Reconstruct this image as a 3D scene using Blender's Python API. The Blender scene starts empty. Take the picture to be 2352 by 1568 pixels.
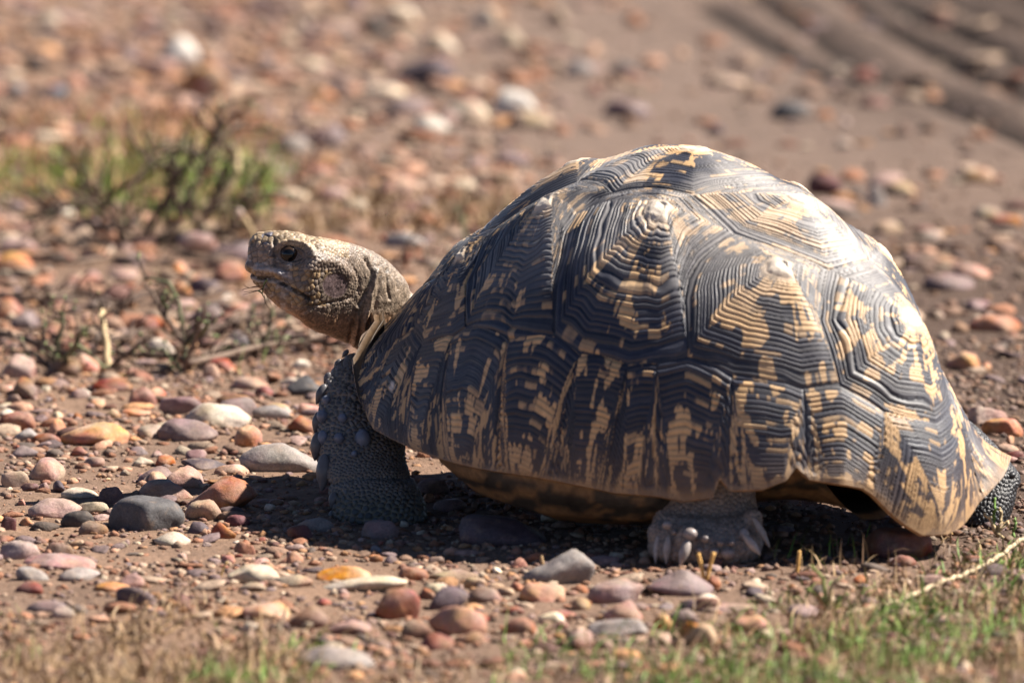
import bpy, math, random
import numpy as np
from mathutils import Vector, Matrix, kdtree
scene = bpy.context.scene
COL = scene.collection
R = math.radians

# ------------------------------------------------------------------ camera, sky, sun, exposure
SC, DIST = 3400.0, 6.0                       # survey scale at the focus distance, camera distance in metres
E0 = R(9.0)
PITCH = E0 - math.atan(416 / (SC * DIST))
CAM = np.array([0, -DIST * math.cos(E0), DIST * math.sin(E0)])
cam_data = bpy.data.cameras.new('camera')
cam = bpy.data.objects.new('camera', cam_data)
COL.objects.link(cam)
cam.location = CAM
cam.rotation_euler = (math.pi / 2 - PITCH, 0, 0)
cam_data.sensor_width = 36
cam_data.lens = SC * DIST / 2352 * 36
cam_data.clip_start = 0.1
cam_data.clip_end = 500
cam_data.dof.use_dof = True
cam_data.dof.focus_distance = 6.09
cam_data.dof.aperture_fstop = 7.8
scene.camera = cam

SUN_DIR = Vector((0.88, 0.15, 0.98)).normalized()     # towards the sun
world = bpy.data.worlds.new('World')
scene.world = world
world.use_nodes = True
wn = world.node_tree
bg = wn.nodes['Background']
sky = wn.nodes.new('ShaderNodeTexSky')
sky.sky_type = 'NISHITA'
sky.sun_disc = False
sky.sun_elevation = math.asin(SUN_DIR.z)
sky.sun_rotation = math.atan2(SUN_DIR.x, SUN_DIR.y)
sky.altitude = 2200
sky.air_density = 0.6
sky.dust_density = 0.25
sky.ozone_density = 1.5
wn.links.new(sky.outputs[0], bg.inputs[0])
bg.inputs[1].default_value = 0.05
sun_data = bpy.data.lights.new('sun', 'SUN')
sun = bpy.data.objects.new('sun', sun_data)
COL.objects.link(sun)
sun.rotation_euler = SUN_DIR.to_track_quat('Z', 'Y').to_euler()
sun.location = SUN_DIR * 20
sun_data.energy = 5.0
sun_data.angle = R(0.53)
sun_data.color = (1.0, 0.93, 0.84)
scene.view_settings.view_transform = 'Standard'
scene.view_settings.look = 'None'
scene.view_settings.exposure = 1.38
scene.view_settings.gamma = 1
scene.view_settings.use_curve_mapping = False
scene.render.engine = 'CYCLES'
scene.cycles.use_denoising = True
scene.cycles.max_bounces = 6
scene.cycles.sample_clamp_indirect = 8

# ------------------------------------------------------------------ survey helpers: a surveyed image point to a place in the world
CP, SP = math.cos(PITCH), math.sin(PITCH)
def projw(P):
    P = np.asarray(P, float)
    d = P - CAM
    dep = d[..., 1] * CP - d[..., 2] * SP
    up = d[..., 1] * SP + d[..., 2] * CP
    return 1176 + SC * DIST * d[..., 0] / dep, 784 - SC * DIST * up / dep, dep
def ray(px, py):
    rx, ru = (px - 1176) / (SC * DIST), (784 - py) / (SC * DIST)
    return np.array([rx, CP + ru * SP, -SP + ru * CP])
def at_y(px, py, Y):
    r = ray(px, py); t = (Y - CAM[1]) / r[1]
    return CAM + r * t
def on_ground(px, py, z=0.0):
    r = ray(px, py); t = (z - CAM[2]) / r[2]
    return CAM + r * t
def scale_at(P):                                # survey pixels per metre at a point
    return SC * DIST / float(projw(P)[2])

# ------------------------------------------------------------------ numpy noise
def _hash(ix, iy, iz, seed):
    with np.errstate(over='ignore'):
        h = (ix.astype(np.int64) * 374761393 + iy.astype(np.int64) * 668265263 + iz.astype(np.int64) * 2147483647 + seed * 974634777) & 0xffffffff
        h = ((h ^ (h >> 13)) * 1274126177) & 0xffffffff
        h = ((h ^ (h >> 16)) * 2246822519) & 0xffffffff
        h = h ^ (h >> 15)
    return (h & 0xffffff) / float(0xffffff)
def vnoise(x, y, z=0.0, seed=0):
    x = np.asarray(x, float); y = np.asarray(y, float) + 0 * x; z = np.asarray(z, float) + 0 * x
    ix, iy, iz = np.floor(x), np.floor(y), np.floor(z)
    fx, fy, fz = x - ix, y - iy, z - iz
    fx, fy, fz = [f * f * (3 - 2 * f) for f in (fx, fy, fz)]
    def c(a, b, d): return _hash(ix + a, iy + b, iz + d, seed)
    x00 = c(0, 0, 0) * (1 - fx) + c(1, 0, 0) * fx
    x10 = c(0, 1, 0) * (1 - fx) + c(1, 1, 0) * fx
    x01 = c(0, 0, 1) * (1 - fx) + c(1, 0, 1) * fx
    x11 = c(0, 1, 1) * (1 - fx) + c(1, 1, 1) * fx
    return (x00 * (1 - fy) + x10 * fy) * (1 - fz) + (x01 * (1 - fy) + x11 * fy) * fz
def fbm(x, y, z=0.0, seed=0, o=3):
    s, a, t = 0, 1.0, 0
    for k in range(o):
        f = 2 ** k
        s = s + a * vnoise(np.asarray(x) * f, np.asarray(y) * f, np.asarray(z) * f, seed + k * 17); t += a; a *= .5
    return s / t
def sstep(a, b, x):
    t = np.clip((np.asarray(x, float) - a) / (b - a), 0, 1)
    return t * t * (3 - 2 * t)
def seg_dist(px, py, pts):
    """distance to a polyline, and the position along it (0..1)"""
    best = np.full(np.shape(px), 1e9); tt = np.zeros(np.shape(px)); n = len(pts) - 1
    for i in range(n):
        ax, ay = pts[i]; bx, by = pts[i + 1]
        L2 = (bx - ax) ** 2 + (by - ay) ** 2
        t = np.clip(((px - ax) * (bx - ax) + (py - ay) * (by - ay)) / L2, 0, 1)
        d = np.hypot(px - ax - t * (bx - ax), py - ay - t * (by - ay))
        m = d < best
        best = np.where(m, d, best); tt = np.where(m, (i + t) / n, tt)
    return best, tt

# ------------------------------------------------------------------ mesh and object helpers
def new_mesh(name, V, F, col=None, smooth=True, mat=None, attrs=None):
    V = np.ascontiguousarray(V, dtype=np.float32)
    me = bpy.data.meshes.new(name)
    if isinstance(F, np.ndarray):
        k = F.shape[1]; nf = len(F)
        me.vertices.add(len(V)); me.vertices.foreach_set('co', V.ravel())
        me.loops.add(nf * k); me.loops.foreach_set('vertex_index', np.ascontiguousarray(F, dtype=np.int32).ravel())
        me.polygons.add(nf)
        me.polygons.foreach_set('loop_start', np.arange(0, nf * k, k, dtype=np.int32))
        me.polygons.foreach_set('loop_total', np.full(nf, k, dtype=np.int32))
        me.update(calc_edges=True)
    else:
        me.from_pydata([tuple(map(float, v)) for v in V], [], F)
        me.update()
    if smooth:
        me.polygons.foreach_set('use_smooth', np.ones(len(me.polygons), dtype=bool))
    if col is not None:
        a = me.color_attributes.new('col', 'FLOAT_COLOR', 'POINT')
        c = np.ones((len(V), 4), dtype=np.float32); c[:, :3] = col
        a.data.foreach_set('color', c.ravel())
    for k, v in (attrs or {}).items():
        a = me.attributes.new(k, 'FLOAT', 'POINT')
        a.data.foreach_set('value', np.ascontiguousarray(v, dtype=np.float32))
    if mat: me.materials.append(mat)
    me.validate(clean_customdata=False)
    return me
def link(name, me, parent=None):
    o = bpy.data.objects.new(name, me)
    COL.objects.link(o)
    if parent: o.parent = parent
    return o
def tag(o, label=None, cat=None, group=None, kind=None):
    if label: o['label'] = label
    if cat: o['category'] = cat
    if group: o['group'] = group
    if kind: o['kind'] = kind
    return o
def empty(name, loc=(0, 0, 0), rz=0.0):
    o = bpy.data.objects.new(name, None); COL.objects.link(o)
    o.location = loc; o.rotation_euler = (0, 0, rz); o.empty_display_size = .05
    return o

# ------------------------------------------------------------------ materials
def mat(name, rough=0.6, spec=0.5, bump=None, col=None, attr=None, objcol=False, var=0.0, coat=0.0):
    """bump: list of (scale, strength, distance, kind)"""
    m = bpy.data.materials.new(name); m.use_nodes = True
    nt = m.node_tree; b = nt.nodes['Principled BSDF']
    b.inputs['Roughness'].default_value = rough
    b.inputs['Specular IOR Level'].default_value = spec
    if coat: b.inputs['Coat Weight'].default_value = coat; b.inputs['Coat Roughness'].default_value = .3
    tc = nt.nodes.new('ShaderNodeTexCoord')
    src = None
    if attr:
        n = nt.nodes.new('ShaderNodeAttribute'); n.attribute_name = attr; src = n.outputs['Color']
    elif objcol:
        n = nt.nodes.new('ShaderNodeObjectInfo'); src = n.outputs['Color']
    else:
        n = nt.nodes.new('ShaderNodeRGB'); n.outputs[0].default_value = (*col, 1); src = n.outputs[0]
    if var:
        nz = nt.nodes.new('ShaderNodeTexNoise'); nz.inputs['Scale'].default_value = 260; nz.inputs['Detail'].default_value = 6
        nt.links.new(tc.outputs['Object'], nz.inputs['Vector'])
        mr = nt.nodes.new('ShaderNodeMapRange'); mr.inputs[1].default_value = .3; mr.inputs[2].default_value = .7
        mr.inputs[3].default_value = 1 - var; mr.inputs[4].default_value = 1 + var
        nt.links.new(nz.outputs[0], mr.inputs[0])
        mx = nt.nodes.new('ShaderNodeVectorMath'); mx.operation = 'SCALE'
        nt.links.new(src, mx.inputs[0]); nt.links.new(mr.outputs[0], mx.inputs['Scale'])
        src = mx.outputs[0]
    nt.links.new(src, b.inputs['Base Color'])
    prev = None
    for (sc, st, dist, kind) in (bump or []):
        if kind == 'noise':
            t = nt.nodes.new('ShaderNodeTexNoise'); t.inputs['Detail'].default_value = 5; out = t.outputs[0]
        elif kind == 'vor':
            t = nt.nodes.new('ShaderNodeTexVoronoi'); out = t.outputs['Distance']
        t.inputs['Scale'].default_value = sc
        nt.links.new(tc.outputs['Object'], t.inputs['Vector'])
        bp = nt.nodes.new('ShaderNodeBump'); bp.inputs['Strength'].default_value = st; bp.inputs['Distance'].default_value = dist
        nt.links.new(out, bp.inputs['Height'])
        if prev: nt.links.new(prev.outputs[0], bp.inputs['Normal'])
        prev = bp
    if prev: nt.links.new(prev.outputs[0], b.inputs['Normal'])
    return m
M_SKIN = mat('reptile_skin', .42, .6, [(900, .45, .0007, 'noise'), (2200, .4, .0004, 'vor')], attr='col', var=.18)
M_HORN = mat('horny_scale', .42, .5, [(1200, .25, .0004, 'noise')], attr='col', var=.2)
M_CLAW = mat('dark_horn', .4, .5, [(700, .3, .0005, 'noise')], col=(.06, .057, .062), var=.3)
M_UNDER = mat('shell_underside', .55, .4, [(300, .4, .001, 'noise')], attr='col', var=.25)
M_GRAIN = mat('gravel_grain', .8, .3, [(500, .6, .0012, 'noise'), (1700, .5, .0006, 'noise')], attr='col', var=.38)
M_GRASS = mat('grass_blade', .6, .3, None, attr='col')
M_TWIG = mat('dry_twig', .8, .2, [(900, .6, .0006, 'noise')], attr='col', var=.3)
# ------------------------------------------------------------------ the tortoise: frame and carapace form
TX, TY, YAW = 0.101391, 0.022334, 0.724356
tortoise = empty('tortoise', (TX, TY, 0), -YAW)
tag(tortoise, 'large tortoise with tall dark and straw patterned shell, walking left with its head raised', 'tortoise')
cy_, sy_ = math.cos(YAW), math.sin(YAW)
def loc2w(P):
    P = np.asarray(P, float); a, b, h = P[..., 0], P[..., 1], P[..., 2]
    return np.stack([TX + a * cy_ + b * sy_, TY - a * sy_ + b * cy_, h], -1)
def w2loc(P):
    P = np.asarray(P, float); x, y = P[..., 0] - TX, P[..., 1] - TY
    return np.stack([x * cy_ - y * sy_, x * sy_ + y * cy_, P[..., 2]], -1)

TD = np.array([-180,-175,-170,-165,-160,-155,-150,-145,-140,-60,-50,-45,-40,-35,-30,-25,-20,-15,-10,-5,0,5,8,10,13,15,18,23.5,25.2,27,31,36.5,38,39.5,45,50,60,100,140,145,150,155,160,165,170,175,180.])
DZ = np.array([58,58,57,56,47,36,23,8,0,0,4,4,10,18,24,32,31,22,8,-3,-6,-5,3,10,22,27,29,31,38,29,21,17,23,10,4,4,0,0,0,8,23,36,47,56,57,58,58]) / 1000
DR = np.array([-16,-16,-17,-18,-10,-2,0,0,0,0,0,0,0,2,6,15,29,23,7,1,0,0,0,0,2,4,6,6,3,6,7,5,1,2,0,0,0,0,0,0,0,-2,-10,-18,-17,-16,-16]) / 1000
def shell_pt(th, s):
    """th: bearing round the shell (0 = tail, +90 = near flank), s: 0 at the crown, 1 at the rim"""
    c, sn = np.cos(th), np.sin(th); ph = s * np.pi / 2
    A = np.where(c < 0, 0.267509, 0.248714); n = 1.664828
    r = (np.abs(c / A) ** n + np.abs(sn / 0.167632) ** n) ** (-1 / n)
    td = np.degrees(th)
    z = 0.050713 + 0.015588 * np.clip(-c, 0, 1) ** 2 - 0.029549 * np.clip(c, 0, 1) ** 2
    dz = np.interp(td, TD, DZ); dr = np.interp(td, TD, DR)
    k = 1.199918 - 0.441723 * c + 0.142975 * c * c
    rho = np.sin(ph) ** 1.077941
    rr = r * rho + dr * np.where(c < -.7, 1.35, 1) * s ** np.where(np.abs(td + 18) < 22, 18, np.where(c < -.7, 2.0, 12))
    rr = rr - .006 * np.exp(-((s - .72) / .16) ** 2) * sstep(-75, -40, td) * (1 - sstep(-20, 5, td))
    # marginal scutes flare out and their joints pinch in at the rim
    a = 0.007561 * (1 - rho) + rr * c; b = rr * sn
    h = z + (0.251861 - z) * np.maximum(np.cos(ph), 1e-6) ** k
    h = h + dz * s ** np.where(c < -.5, 4, 10)
    return np.stack([a, -b, h], -1)

# ------------------------------------------------------------------ scute outlines on the unrolled shell (u towards the tail, v towards the near flank)
def mir(pts): return [(u, -v) for u, v in pts][::-1]
def ext(p, k=1.06):
    n = math.hypot(*p); return (p[0] / n * k, p[1] / n * k)
K1 = (-.42, .12); L2 = (-.345, .19); P1 = (-.162, .172); P2 = (.040, .278); P3 = (.224, .174); P4 = (.367, .191); P5 = (.504, .080)
P3m, P4m, P5m = (.258, -.140), (.372, -.175), (.499, -.044)
c12 = [(-.369, .233), (-.362, .32), (-.365, .388)]
c23 = [(-.011, .301), (-.041, .344), (-.034, .405), (.006, .478), (.031, .54)]
c34 = [(.371, .248), (.379, .315), (.397, .37), (.425, .414), (.463, .447)]
c4v = [(.56, .135), (.605, .172)]
b12, b23, b34, b4v = (-.308, .55), (.11, .659), (.513, .495), (.736, .206)
m56, m67, m78, m89, m910, m1011, m12t = (-.067, .665), (.225, .674), (.388, .622), (.46, .568), (.612, .425), (.714, .289), (.802, .131)
l1, l2, l3, l4 = (-.537, .372), (-.535, .315), (-.509, .279), (-.49, .225)
m34t, m45t = (-.488, .463), (-.355, .542)
near = {
 'c1': ([l4, K1, L2] + c12 + [b12, m45t, m34t, l1, l2, l3], (-.405, .235), .0075),
 'c2': ([L2, P1, P2] + c23 + [b23, m56, b12] + c12[::-1], (-.185, .252), .0085),
 'c3': ([P2, P3, P4] + c34 + [b34, m89, m78, m67, b23] + c23[::-1], (.222, .268), .0095),
 'c4': ([P4, P5] + c4v + [b4v, m1011, m910, b34] + c34[::-1], (.478, .163), .0095),
 'm1': ([(-.60, .08), l4, (-.537, .228), (-.61, .185), (-.69, .16), (-.85, .22), ext((-.96, .29)), (-1.15, .18), ext((-1, .06))], (-.86, .12), .002),
 'm2': ([(-.537, .228), l4, l3, l2, l1, (-.60, .357), (-.622, .388), (-.761, .462), ext((-.87, .50)), (-1.05, .42), ext((-.96, .29)), (-.85, .22), (-.69, .16), (-.61, .185)], (-.80, .33), .0025),
 'm3': ([l1, m34t, (-.511, .529), (-.531, .616), (-.566, .779), ext((-.58, .83)), (-.85, .75), ext((-.87, .50)), (-.761, .462), (-.622, .388), (-.60, .357)], (-.69, .64), .003),
 'm4': ([m34t, m45t, (-.34, .73), (-.315, .928), ext((-.32, .95)), (-.48, 1.0), ext((-.58, .83)), (-.566, .779), (-.531, .616), (-.511, .529)], (-.42, .86), .003),
 'm5': ([m45t, b12, m56, (-.03, .82), (-.008, .98), ext((-.005, 1)), (-.17, 1.15), ext((-.32, .95)), (-.315, .928), (-.34, .73)], (-.16, .93), .003),
 'm6': ([m56, b23, m67, (.245, .80), (.262, .94), ext((.27, .96)), (.13, 1.15), ext((-.005, 1)), (-.008, .98), (-.03, .82)], (.125, .93), .003),
 'm7': ([m67, m78, (.43, .75), (.465, .88), ext((.47, .885)), (.38, 1.05), ext((.27, .96)), (.262, .94), (.245, .80)], (.355, .87), .003),
 'm8': ([m78, m89, (.54, .67), ext((.629, .78)), (.56, .98), ext((.47, .885)), (.465, .88), (.43, .75)], (.52, .79), .0025),
 'm9': ([m89, b34, m910, (.70, .51), ext((.79, .62)), (.75, .82), ext((.629, .78)), (.54, .67)], (.665, .67), .004),
 'm10': ([m910, m1011, (.758, .314), ext((.904, .427)), (.95, .63), ext((.79, .62)), (.70, .51)], (.805, .49), .0045),
 'm11': ([m1011, b4v, m12t, (.854, .154), ext((.968, .25)), (1.07, .38), ext((.904, .427)), (.758, .314)], (.90, .31), .0045),
}
# name, outline, growth centre, height of the growth centre, share of dark pigment
SCUTES = [
 ('vertebral', [K1, l4, (-.60, .08), (-.60, -.08), (-.49, -.225), (-.42, -.12)], (-.50, 0), .008, .5),
 ('vertebral', [K1, L2, P1, (-.162, -.172), (-.345, -.19), (-.42, -.12)], (-.205, 0), .0085, .52),
 ('vertebral', [P1, P2, P3, P3m, (.040, -.278), (-.162, -.172)], (.072, 0), .0075, .58),
 ('vertebral', [P3, P4, P5, P5m, P4m, P3m], (.331, .004), .0095, .44),
 ('vertebral', [P5] + c4v + [b4v, m12t, (.835, .0), (.81, -.16), (.74, -.215), (.605, -.172), (.56, -.12), P5m], (.64, -.028), .0115, .55),
 ('nuchal', [(-.60, .08), ext((-1, .06)), ext((-1, -.06)), (-.60, -.08)], (-.9, 0), .002, .5),
 ('supracaudal', [m12t, (.835, 0), (.81, -.16), (.845, -.185), (.95, -.19), (1.2, -.22), (1.3, 0), (1.25, .3), ext((.968, .25)), (.854, .154)], (1.0, .02), .006, .60),
]
for k_ in list(near):
    if k_[0] == 'm':
        pl, A_, bh = near[k_]
        sc2 = lambda p: (p[0] * 1.45, p[1] * 1.45) if math.hypot(*p) > 1.03 else p
        n_ = math.hypot(*A_); near[k_] = ([sc2(p) for p in pl], (A_[0] / n_ * 1.20, A_[1] / n_ * 1.20), bh)
DK = dict(c1=.74, c2=.76, c3=.72, c4=.54, m1=.66, m2=.66, m3=.66, m4=.60, m5=.62, m6=.60, m7=.62, m8=.64, m9=.70, m10=.52, m11=.56)
for k_, (pl, A_, bh) in near.items():
    nm_ = 'costal' if k_[0] == 'c' else 'marginal'
    SCUTES.append((nm_, pl, A_, bh, DK[k_]))
    far = [{(.224, -.174): P3m, (.367, -.191): P4m, (.504, -.080): P5m, (.56, -.135): (.56, -.12), (.736, -.206): (.74, -.215), (.802, -.131): (.81, -.16)}.get(q_, q_) for q_ in mir(pl)]
    SCUTES.append((nm_, far, (A_[0], -A_[1]), bh, DK[k_]))

def in_poly(x, y, pl):
    ins = np.zeros(x.shape, bool); n = len(pl)
    for i in range(n):
        (x0, y0), (x1, y1) = pl[i], pl[(i + 1) % n]
        if y0 == y1: continue
        c = ((y0 > y) != (y1 > y)) & (x < (x1 - x0) * (y - y0) / (y1 - y0) + x0)
        ins ^= c
    return ins
def gauge(x, y, pl, A_):
    """0 at the growth centre, 1 at the outline; and the place along the outline that a ray from the centre meets"""
    dx, dy = x - A_[0], y - A_[1]; n = len(pl)
    best = np.full(x.shape, -1.0); tau = np.zeros(x.shape); acc = 0.0; edge = np.zeros(x.shape, int)
    for i in range(n):
        (x0, y0), (x1, y1) = pl[i], pl[(i + 1) % n]
        ex, ey = x1 - x0, y1 - y0; L = math.hypot(ex, ey)
        den = dx * ey - dy * ex
        den = np.where(np.abs(den) < 1e-12, 1e-12, den)
        t = ((x0 - A_[0]) * ey - (y0 - A_[1]) * ex) / den        # A + t*d hits the edge line
        w = ((x0 - A_[0]) * dy - (y0 - A_[1]) * dx) / den
        ok = (t > .998) & (w >= -1e-6) & (w <= 1 + 1e-6)
        inv = np.where(ok, 1 / np.maximum(t, 1e-6), -1)
        m = ok & (inv > best)
        best = np.where(m, inv, best); tau = np.where(m, acc + w * L, tau); edge = np.where(m, i, edge)
        acc += L
    return np.clip(best, 0, 1.3), tau, acc

# grid: dense where the photograph looks
ths = np.concatenate([np.linspace(-180, -60, 170, endpoint=False), np.linspace(-60, -32, 60, endpoint=False), np.linspace(-32, 180, 1021)[:-1]])
ths = np.radians(ths)
ss = np.linspace(0.0006, 1, 450)
TH_, SS_ = np.meshgrid(ths, ss, indexing='ij')
G = shell_pt(TH_, SS_)
dA = np.roll(G, -1, 0) - np.roll(G, 1, 0); dB = np.gradient(G, axis=1)
NR = np.cross(dA, dB); NR /= np.linalg.norm(NR, axis=-1, keepdims=True) + 1e-12
NR[np.sum(NR * (G - np.array([0, 0, .05])), -1) < 0] *= -1
U, Vv = SS_ * np.cos(TH_), SS_ * np.sin(TH_)
# the joints wander a little
Uw = U + .006 * (vnoise(U * 14, Vv * 14, 0, 3) - .5); Vw = Vv + .006 * (vnoise(U * 14, Vv * 14, 9, 4) - .5)
sid = np.full(U.shape, -1)
gq = np.zeros(U.shape); disp = np.zeros(U.shape); big = np.zeros(U.shape); ringq = np.zeros(U.shape)
colr = np.zeros(U.shape + (3,))
DARK = np.array([.0095, .0125, .026]); DARK2 = np.array([.022, .024, .038]); STRAW = np.array([.68, .43, .205]); STRAW2 = np.array([.52, .315, .145]); HORN = np.array([.60, .49, .37])
for i, (nm_, pl, A_, bh, dk) in enumerate(SCUTES):
    xs_ = [p[0] for p in pl]; ys_ = [p[1] for p in pl]
    bb = (Uw > min(xs_) - .01) & (Uw < max(xs_) + .01) & (Vw > min(ys_) - .01) & (Vw < max(ys_) + .01) & (sid < 0)
    idx = np.nonzero(bb)
    ins = in_poly(Uw[idx], Vw[idx], pl)
    idx = (idx[0][ins], idx[1][ins])
    if not len(idx[0]): continue
    sid[idx] = i
    x, y = Uw[idx], Vw[idx]
    g, tau, per = gauge(x, y, pl, A_)
    g = np.clip(g, 0, 1)
    size = {'c': 1.0, 'v': .9, 'm': .8, 'n': .5, 's': .9}[nm_[0]]
    nr = 26 * size * (1.9 if nm_ == 'marginal' else 1)
    wob = .8 * (vnoise(tau * 15, g * 5, i, 11) - .5) + 1.5 * (vnoise(tau * 3.5, g * 2, i, 12) - .5) + 1.6 * (vnoise(g * 8, g * 0, i, 13) - .5)
    ph = nr * g ** .92 + wob
    ri = np.floor(ph); fr = ph - ri
    ramp = .2 + 1.6 * _hash(ri, 0 * ri, 0 * ri, 40 + i)                 # some rings stand out more than others
    ramp *= .55 + .9 * vnoise(tau * 9, g * 4, i, 8)
    crown = sstep(.11, .19, g)
    shape = np.sin(np.pi * fr) ** .8 - .62
    terr = (fr - .5) * .5
    lo = {'c': 1.0, 'v': 1.0, 'm': .95, 'n': .5, 's': .9}[nm_[0]]
    if nm_ == 'marginal': lo = lo * (.35 + .65 * sstep(.45, .75, g))
    d = .00088 * lo * ramp * (shape + terr) * crown
    # raised growth centre, sunken joints
    gg = 1 - g
    bh = bh * .80
    big[idx] = bh * (gg - .34) * (1.6 if nm_ == 'marginal' else 1) * sstep(1.0, .955, SS_[idx])
    d = d + (.0012 * (1 - sstep(.10, .15, g)) - .0016 * (1 - sstep(0, .08, g))) * (1 if nm_[0] in 'cv' else .15) + .0006 * (fbm(x * 60, y * 60, 0, 5) - .5) * (1 - crown) * 2
    jw = .035 if nm_[0] in 'cv' else .05
    rim_side = sstep(.96, .90, SS_[idx])
    d = d - .0009 * (1 - sstep(0, jw, gg)) ** 2 * np.where(nm_[0] in 'mns', rim_side, 1)
    d = d + .0016 * (fbm(x * 9, y * 9, 0, 21) - .5)
    disp[idx] = d; gq[idx] = g; ringq[idx] = ph
    # pigment: dark rays and blots drawn out across the growth rings, with comb-like ends
    tm = tau * .24                                                       # metres along the outline
    jit = (_hash(ri, 0 * ri, 0 * ri, 77 + i) - .5) * .05
    gs = (ri + .5 * sstep(.0, 1.0, fr)) / nr * (1.5 if nm_ == 'marginal' else 1) + jit
    n1 = vnoise(tm / .032, gs * 4.0, i * 3.1, 31)
    n2 = vnoise(tm / .015, gs * 6.5, i * 5.3, 32)
    n3 = vnoise(tm / .0048, gs * 10, i * 7.7, 33)
    n4 = vnoise(tm / .0018, ri * .9, i, 34)
    n5 = vnoise(tm / .020, gs * 11, i * 9.1, 35)
    n6 = vnoise(tm / .007, gs * 14, i * 2.3, 36)
    N_ = .24 * n1 + .26 * n2 + .20 * n3 + .05 * n4 + .22 * n5 + .05 * n6
    base_t = float(np.quantile(N_[::7], min(.92, dk + .12)))
    if nm_ == 'marginal' or nm_ == 'supracaudal':
        T = base_t + .05 * sstep(.25, .95, g) - .03
    else:
        T = base_t + .05 * sstep(.30, .95, g) - .09 * (1 - sstep(.15, .42, g))
    dm = sstep(-.008, .008, T - N_)
    dm = dm * (sstep(.12, .21, g + .05 * (n3 - .5)) if nm_[0] in 'cv' else 1)
    # thin alternate lines in the darker zones
    ln = (_hash(ri, np.floor(tm / .02), 0 * ri, 90 + i) > .84) & (g > .25)
    dm = np.where(ln, dm * (.35 + .65 * sstep(.4, .6, n3)), dm)
    v1 = fbm(x * 40, y * 40, i, 51)[..., None]
    rtone = (.7 + .6 * _hash(ri, 0 * ri, 0 * ri, 140 + i))[..., None]
    dcol = (DARK * (1 - v1) + DARK2 * v1) * rtone
    scol = (STRAW * v1 + STRAW2 * (1 - v1)) * (.82 + .3 * rtone * .6)
    crownc = HORN * (.75 + .5 * fbm(x * 90, y * 90, i, 52)[..., None])
    cw = (1 - sstep(.09, .20, g))[..., None] * (1 if nm_[0] in 'cv' else .25)
    scol = scol * (1 - cw) + crownc * cw
    groove = (1 - .45 * (1 - np.sin(np.pi * fr) ** .5) * crown)[..., None]
    c_ = dcol * dm[..., None] + scol * (1 - dm[..., None]) * groove
    if nm_[0] in 'ms':
        lowr = (sstep(.86, .99, SS_[idx]) * .45 * (.4 + .6 * n1))[..., None]; c_ = c_ * (1 - lowr) + np.array([.20, .115, .06]) * lowr
    edge_ = (sstep(.975, .995, SS_[idx]) * .6)[..., None]
    if nm_[0] in 'mns': c_ = c_ * (1 - edge_) + np.array([.30, .18, .09]) * edge_
    dust = (.035 * fbm(x * 7, y * 7, 2, 61))[..., None]
    colr[idx] = c_ * (1 - dust) + np.array([.36, .29, .23]) * dust
# pale sunlit sheen painted into the colour of the crown and the rear slope, strongest on the ring crests
sheen_mask = sstep(.15, .215, G[..., 2]) * sstep(-.11, .02, G[..., 0]) + .28 * sstep(.10, .16, G[..., 0]) * sstep(.05, .12, G[..., 2])
sheen_mask = np.clip(sheen_mask, 0, 1) * sstep(.25, .55, fbm(U * 7, Vv * 7, 3, 171)) * (.35 + .65 * np.sin(np.pi * (ringq - np.floor(ringq))))
sheen_mask = (.46 * sheen_mask)[..., None]
colr = colr * (1 - sheen_mask) + np.array([.62, .57, .52]) * sheen_mask
# any grid point in a sliver between outlines takes its neighbour's scute
for _ in range(60):
    hole = sid < 0
    if not hole.any(): break
    for ax, sh in ((0, 1), (0, -1), (1, 1), (1, -1)):
        nb = np.roll(sid, sh, ax)
        if ax == 1: nb[:, 0 if sh == 1 else -1] = -1
        m = hole & (sid < 0) & (nb >= 0)
        sid[m] = nb[m]; disp[m] = np.roll(disp, sh, ax)[m]; big[m] = np.roll(big, sh, ax)[m]; colr[m] = np.roll(colr, sh, ax)[m]
        gq[m] = np.roll(gq, sh, ax)[m]; ringq[m] = np.roll(ringq, sh, ax)[m]
def box(A_, w, ax):
    P_ = np.concatenate([A_[-w - 1:], A_, A_[:w]], 0) if ax == 0 else np.concatenate([np.repeat(A_[:, :1], w + 1, 1), A_, np.repeat(A_[:, -1:], w, 1)], 1)
    c_ = np.cumsum(P_, ax); n_ = A_.shape[ax]
    return (np.take(c_, range(2 * w + 1, 2 * w + 1 + n_), ax) - np.take(c_, range(0, n_), ax)) / (2 * w + 1)
bigs = big
for _ in range(3): bigs = box(box(bigs, 5, 0), 5, 1)
near_pole = sstep(.03, .12, SS_)
disp = disp + bigs * near_pole + (1 - near_pole) * big.max(where=SS_ < .1, initial=-1) * .6
rimfade = sstep(1.0, .985, SS_)
disp = disp * rimfade
# curled rear rim and the little chips of the front rim
G2 = G + NR * disp[..., None]
chip = .006 * (vnoise(np.degrees(TH_) / 3.2, SS_ * 0, 4, 5) - .35) * sstep(.9, 1.0, SS_) * sstep(135, 148, np.degrees(np.abs(TH_)))
G2[..., 2] += chip * .7; G2[..., 0] += chip * -.6
colr += (np.array([.26, .21, .18]) - colr) * (sstep(.965, 1.0, SS_) * sstep(146, 152, np.degrees(np.abs(TH_))) * (1 - sstep(160, 164, np.degrees(np.abs(TH_)))))[..., None] * .7
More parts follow.
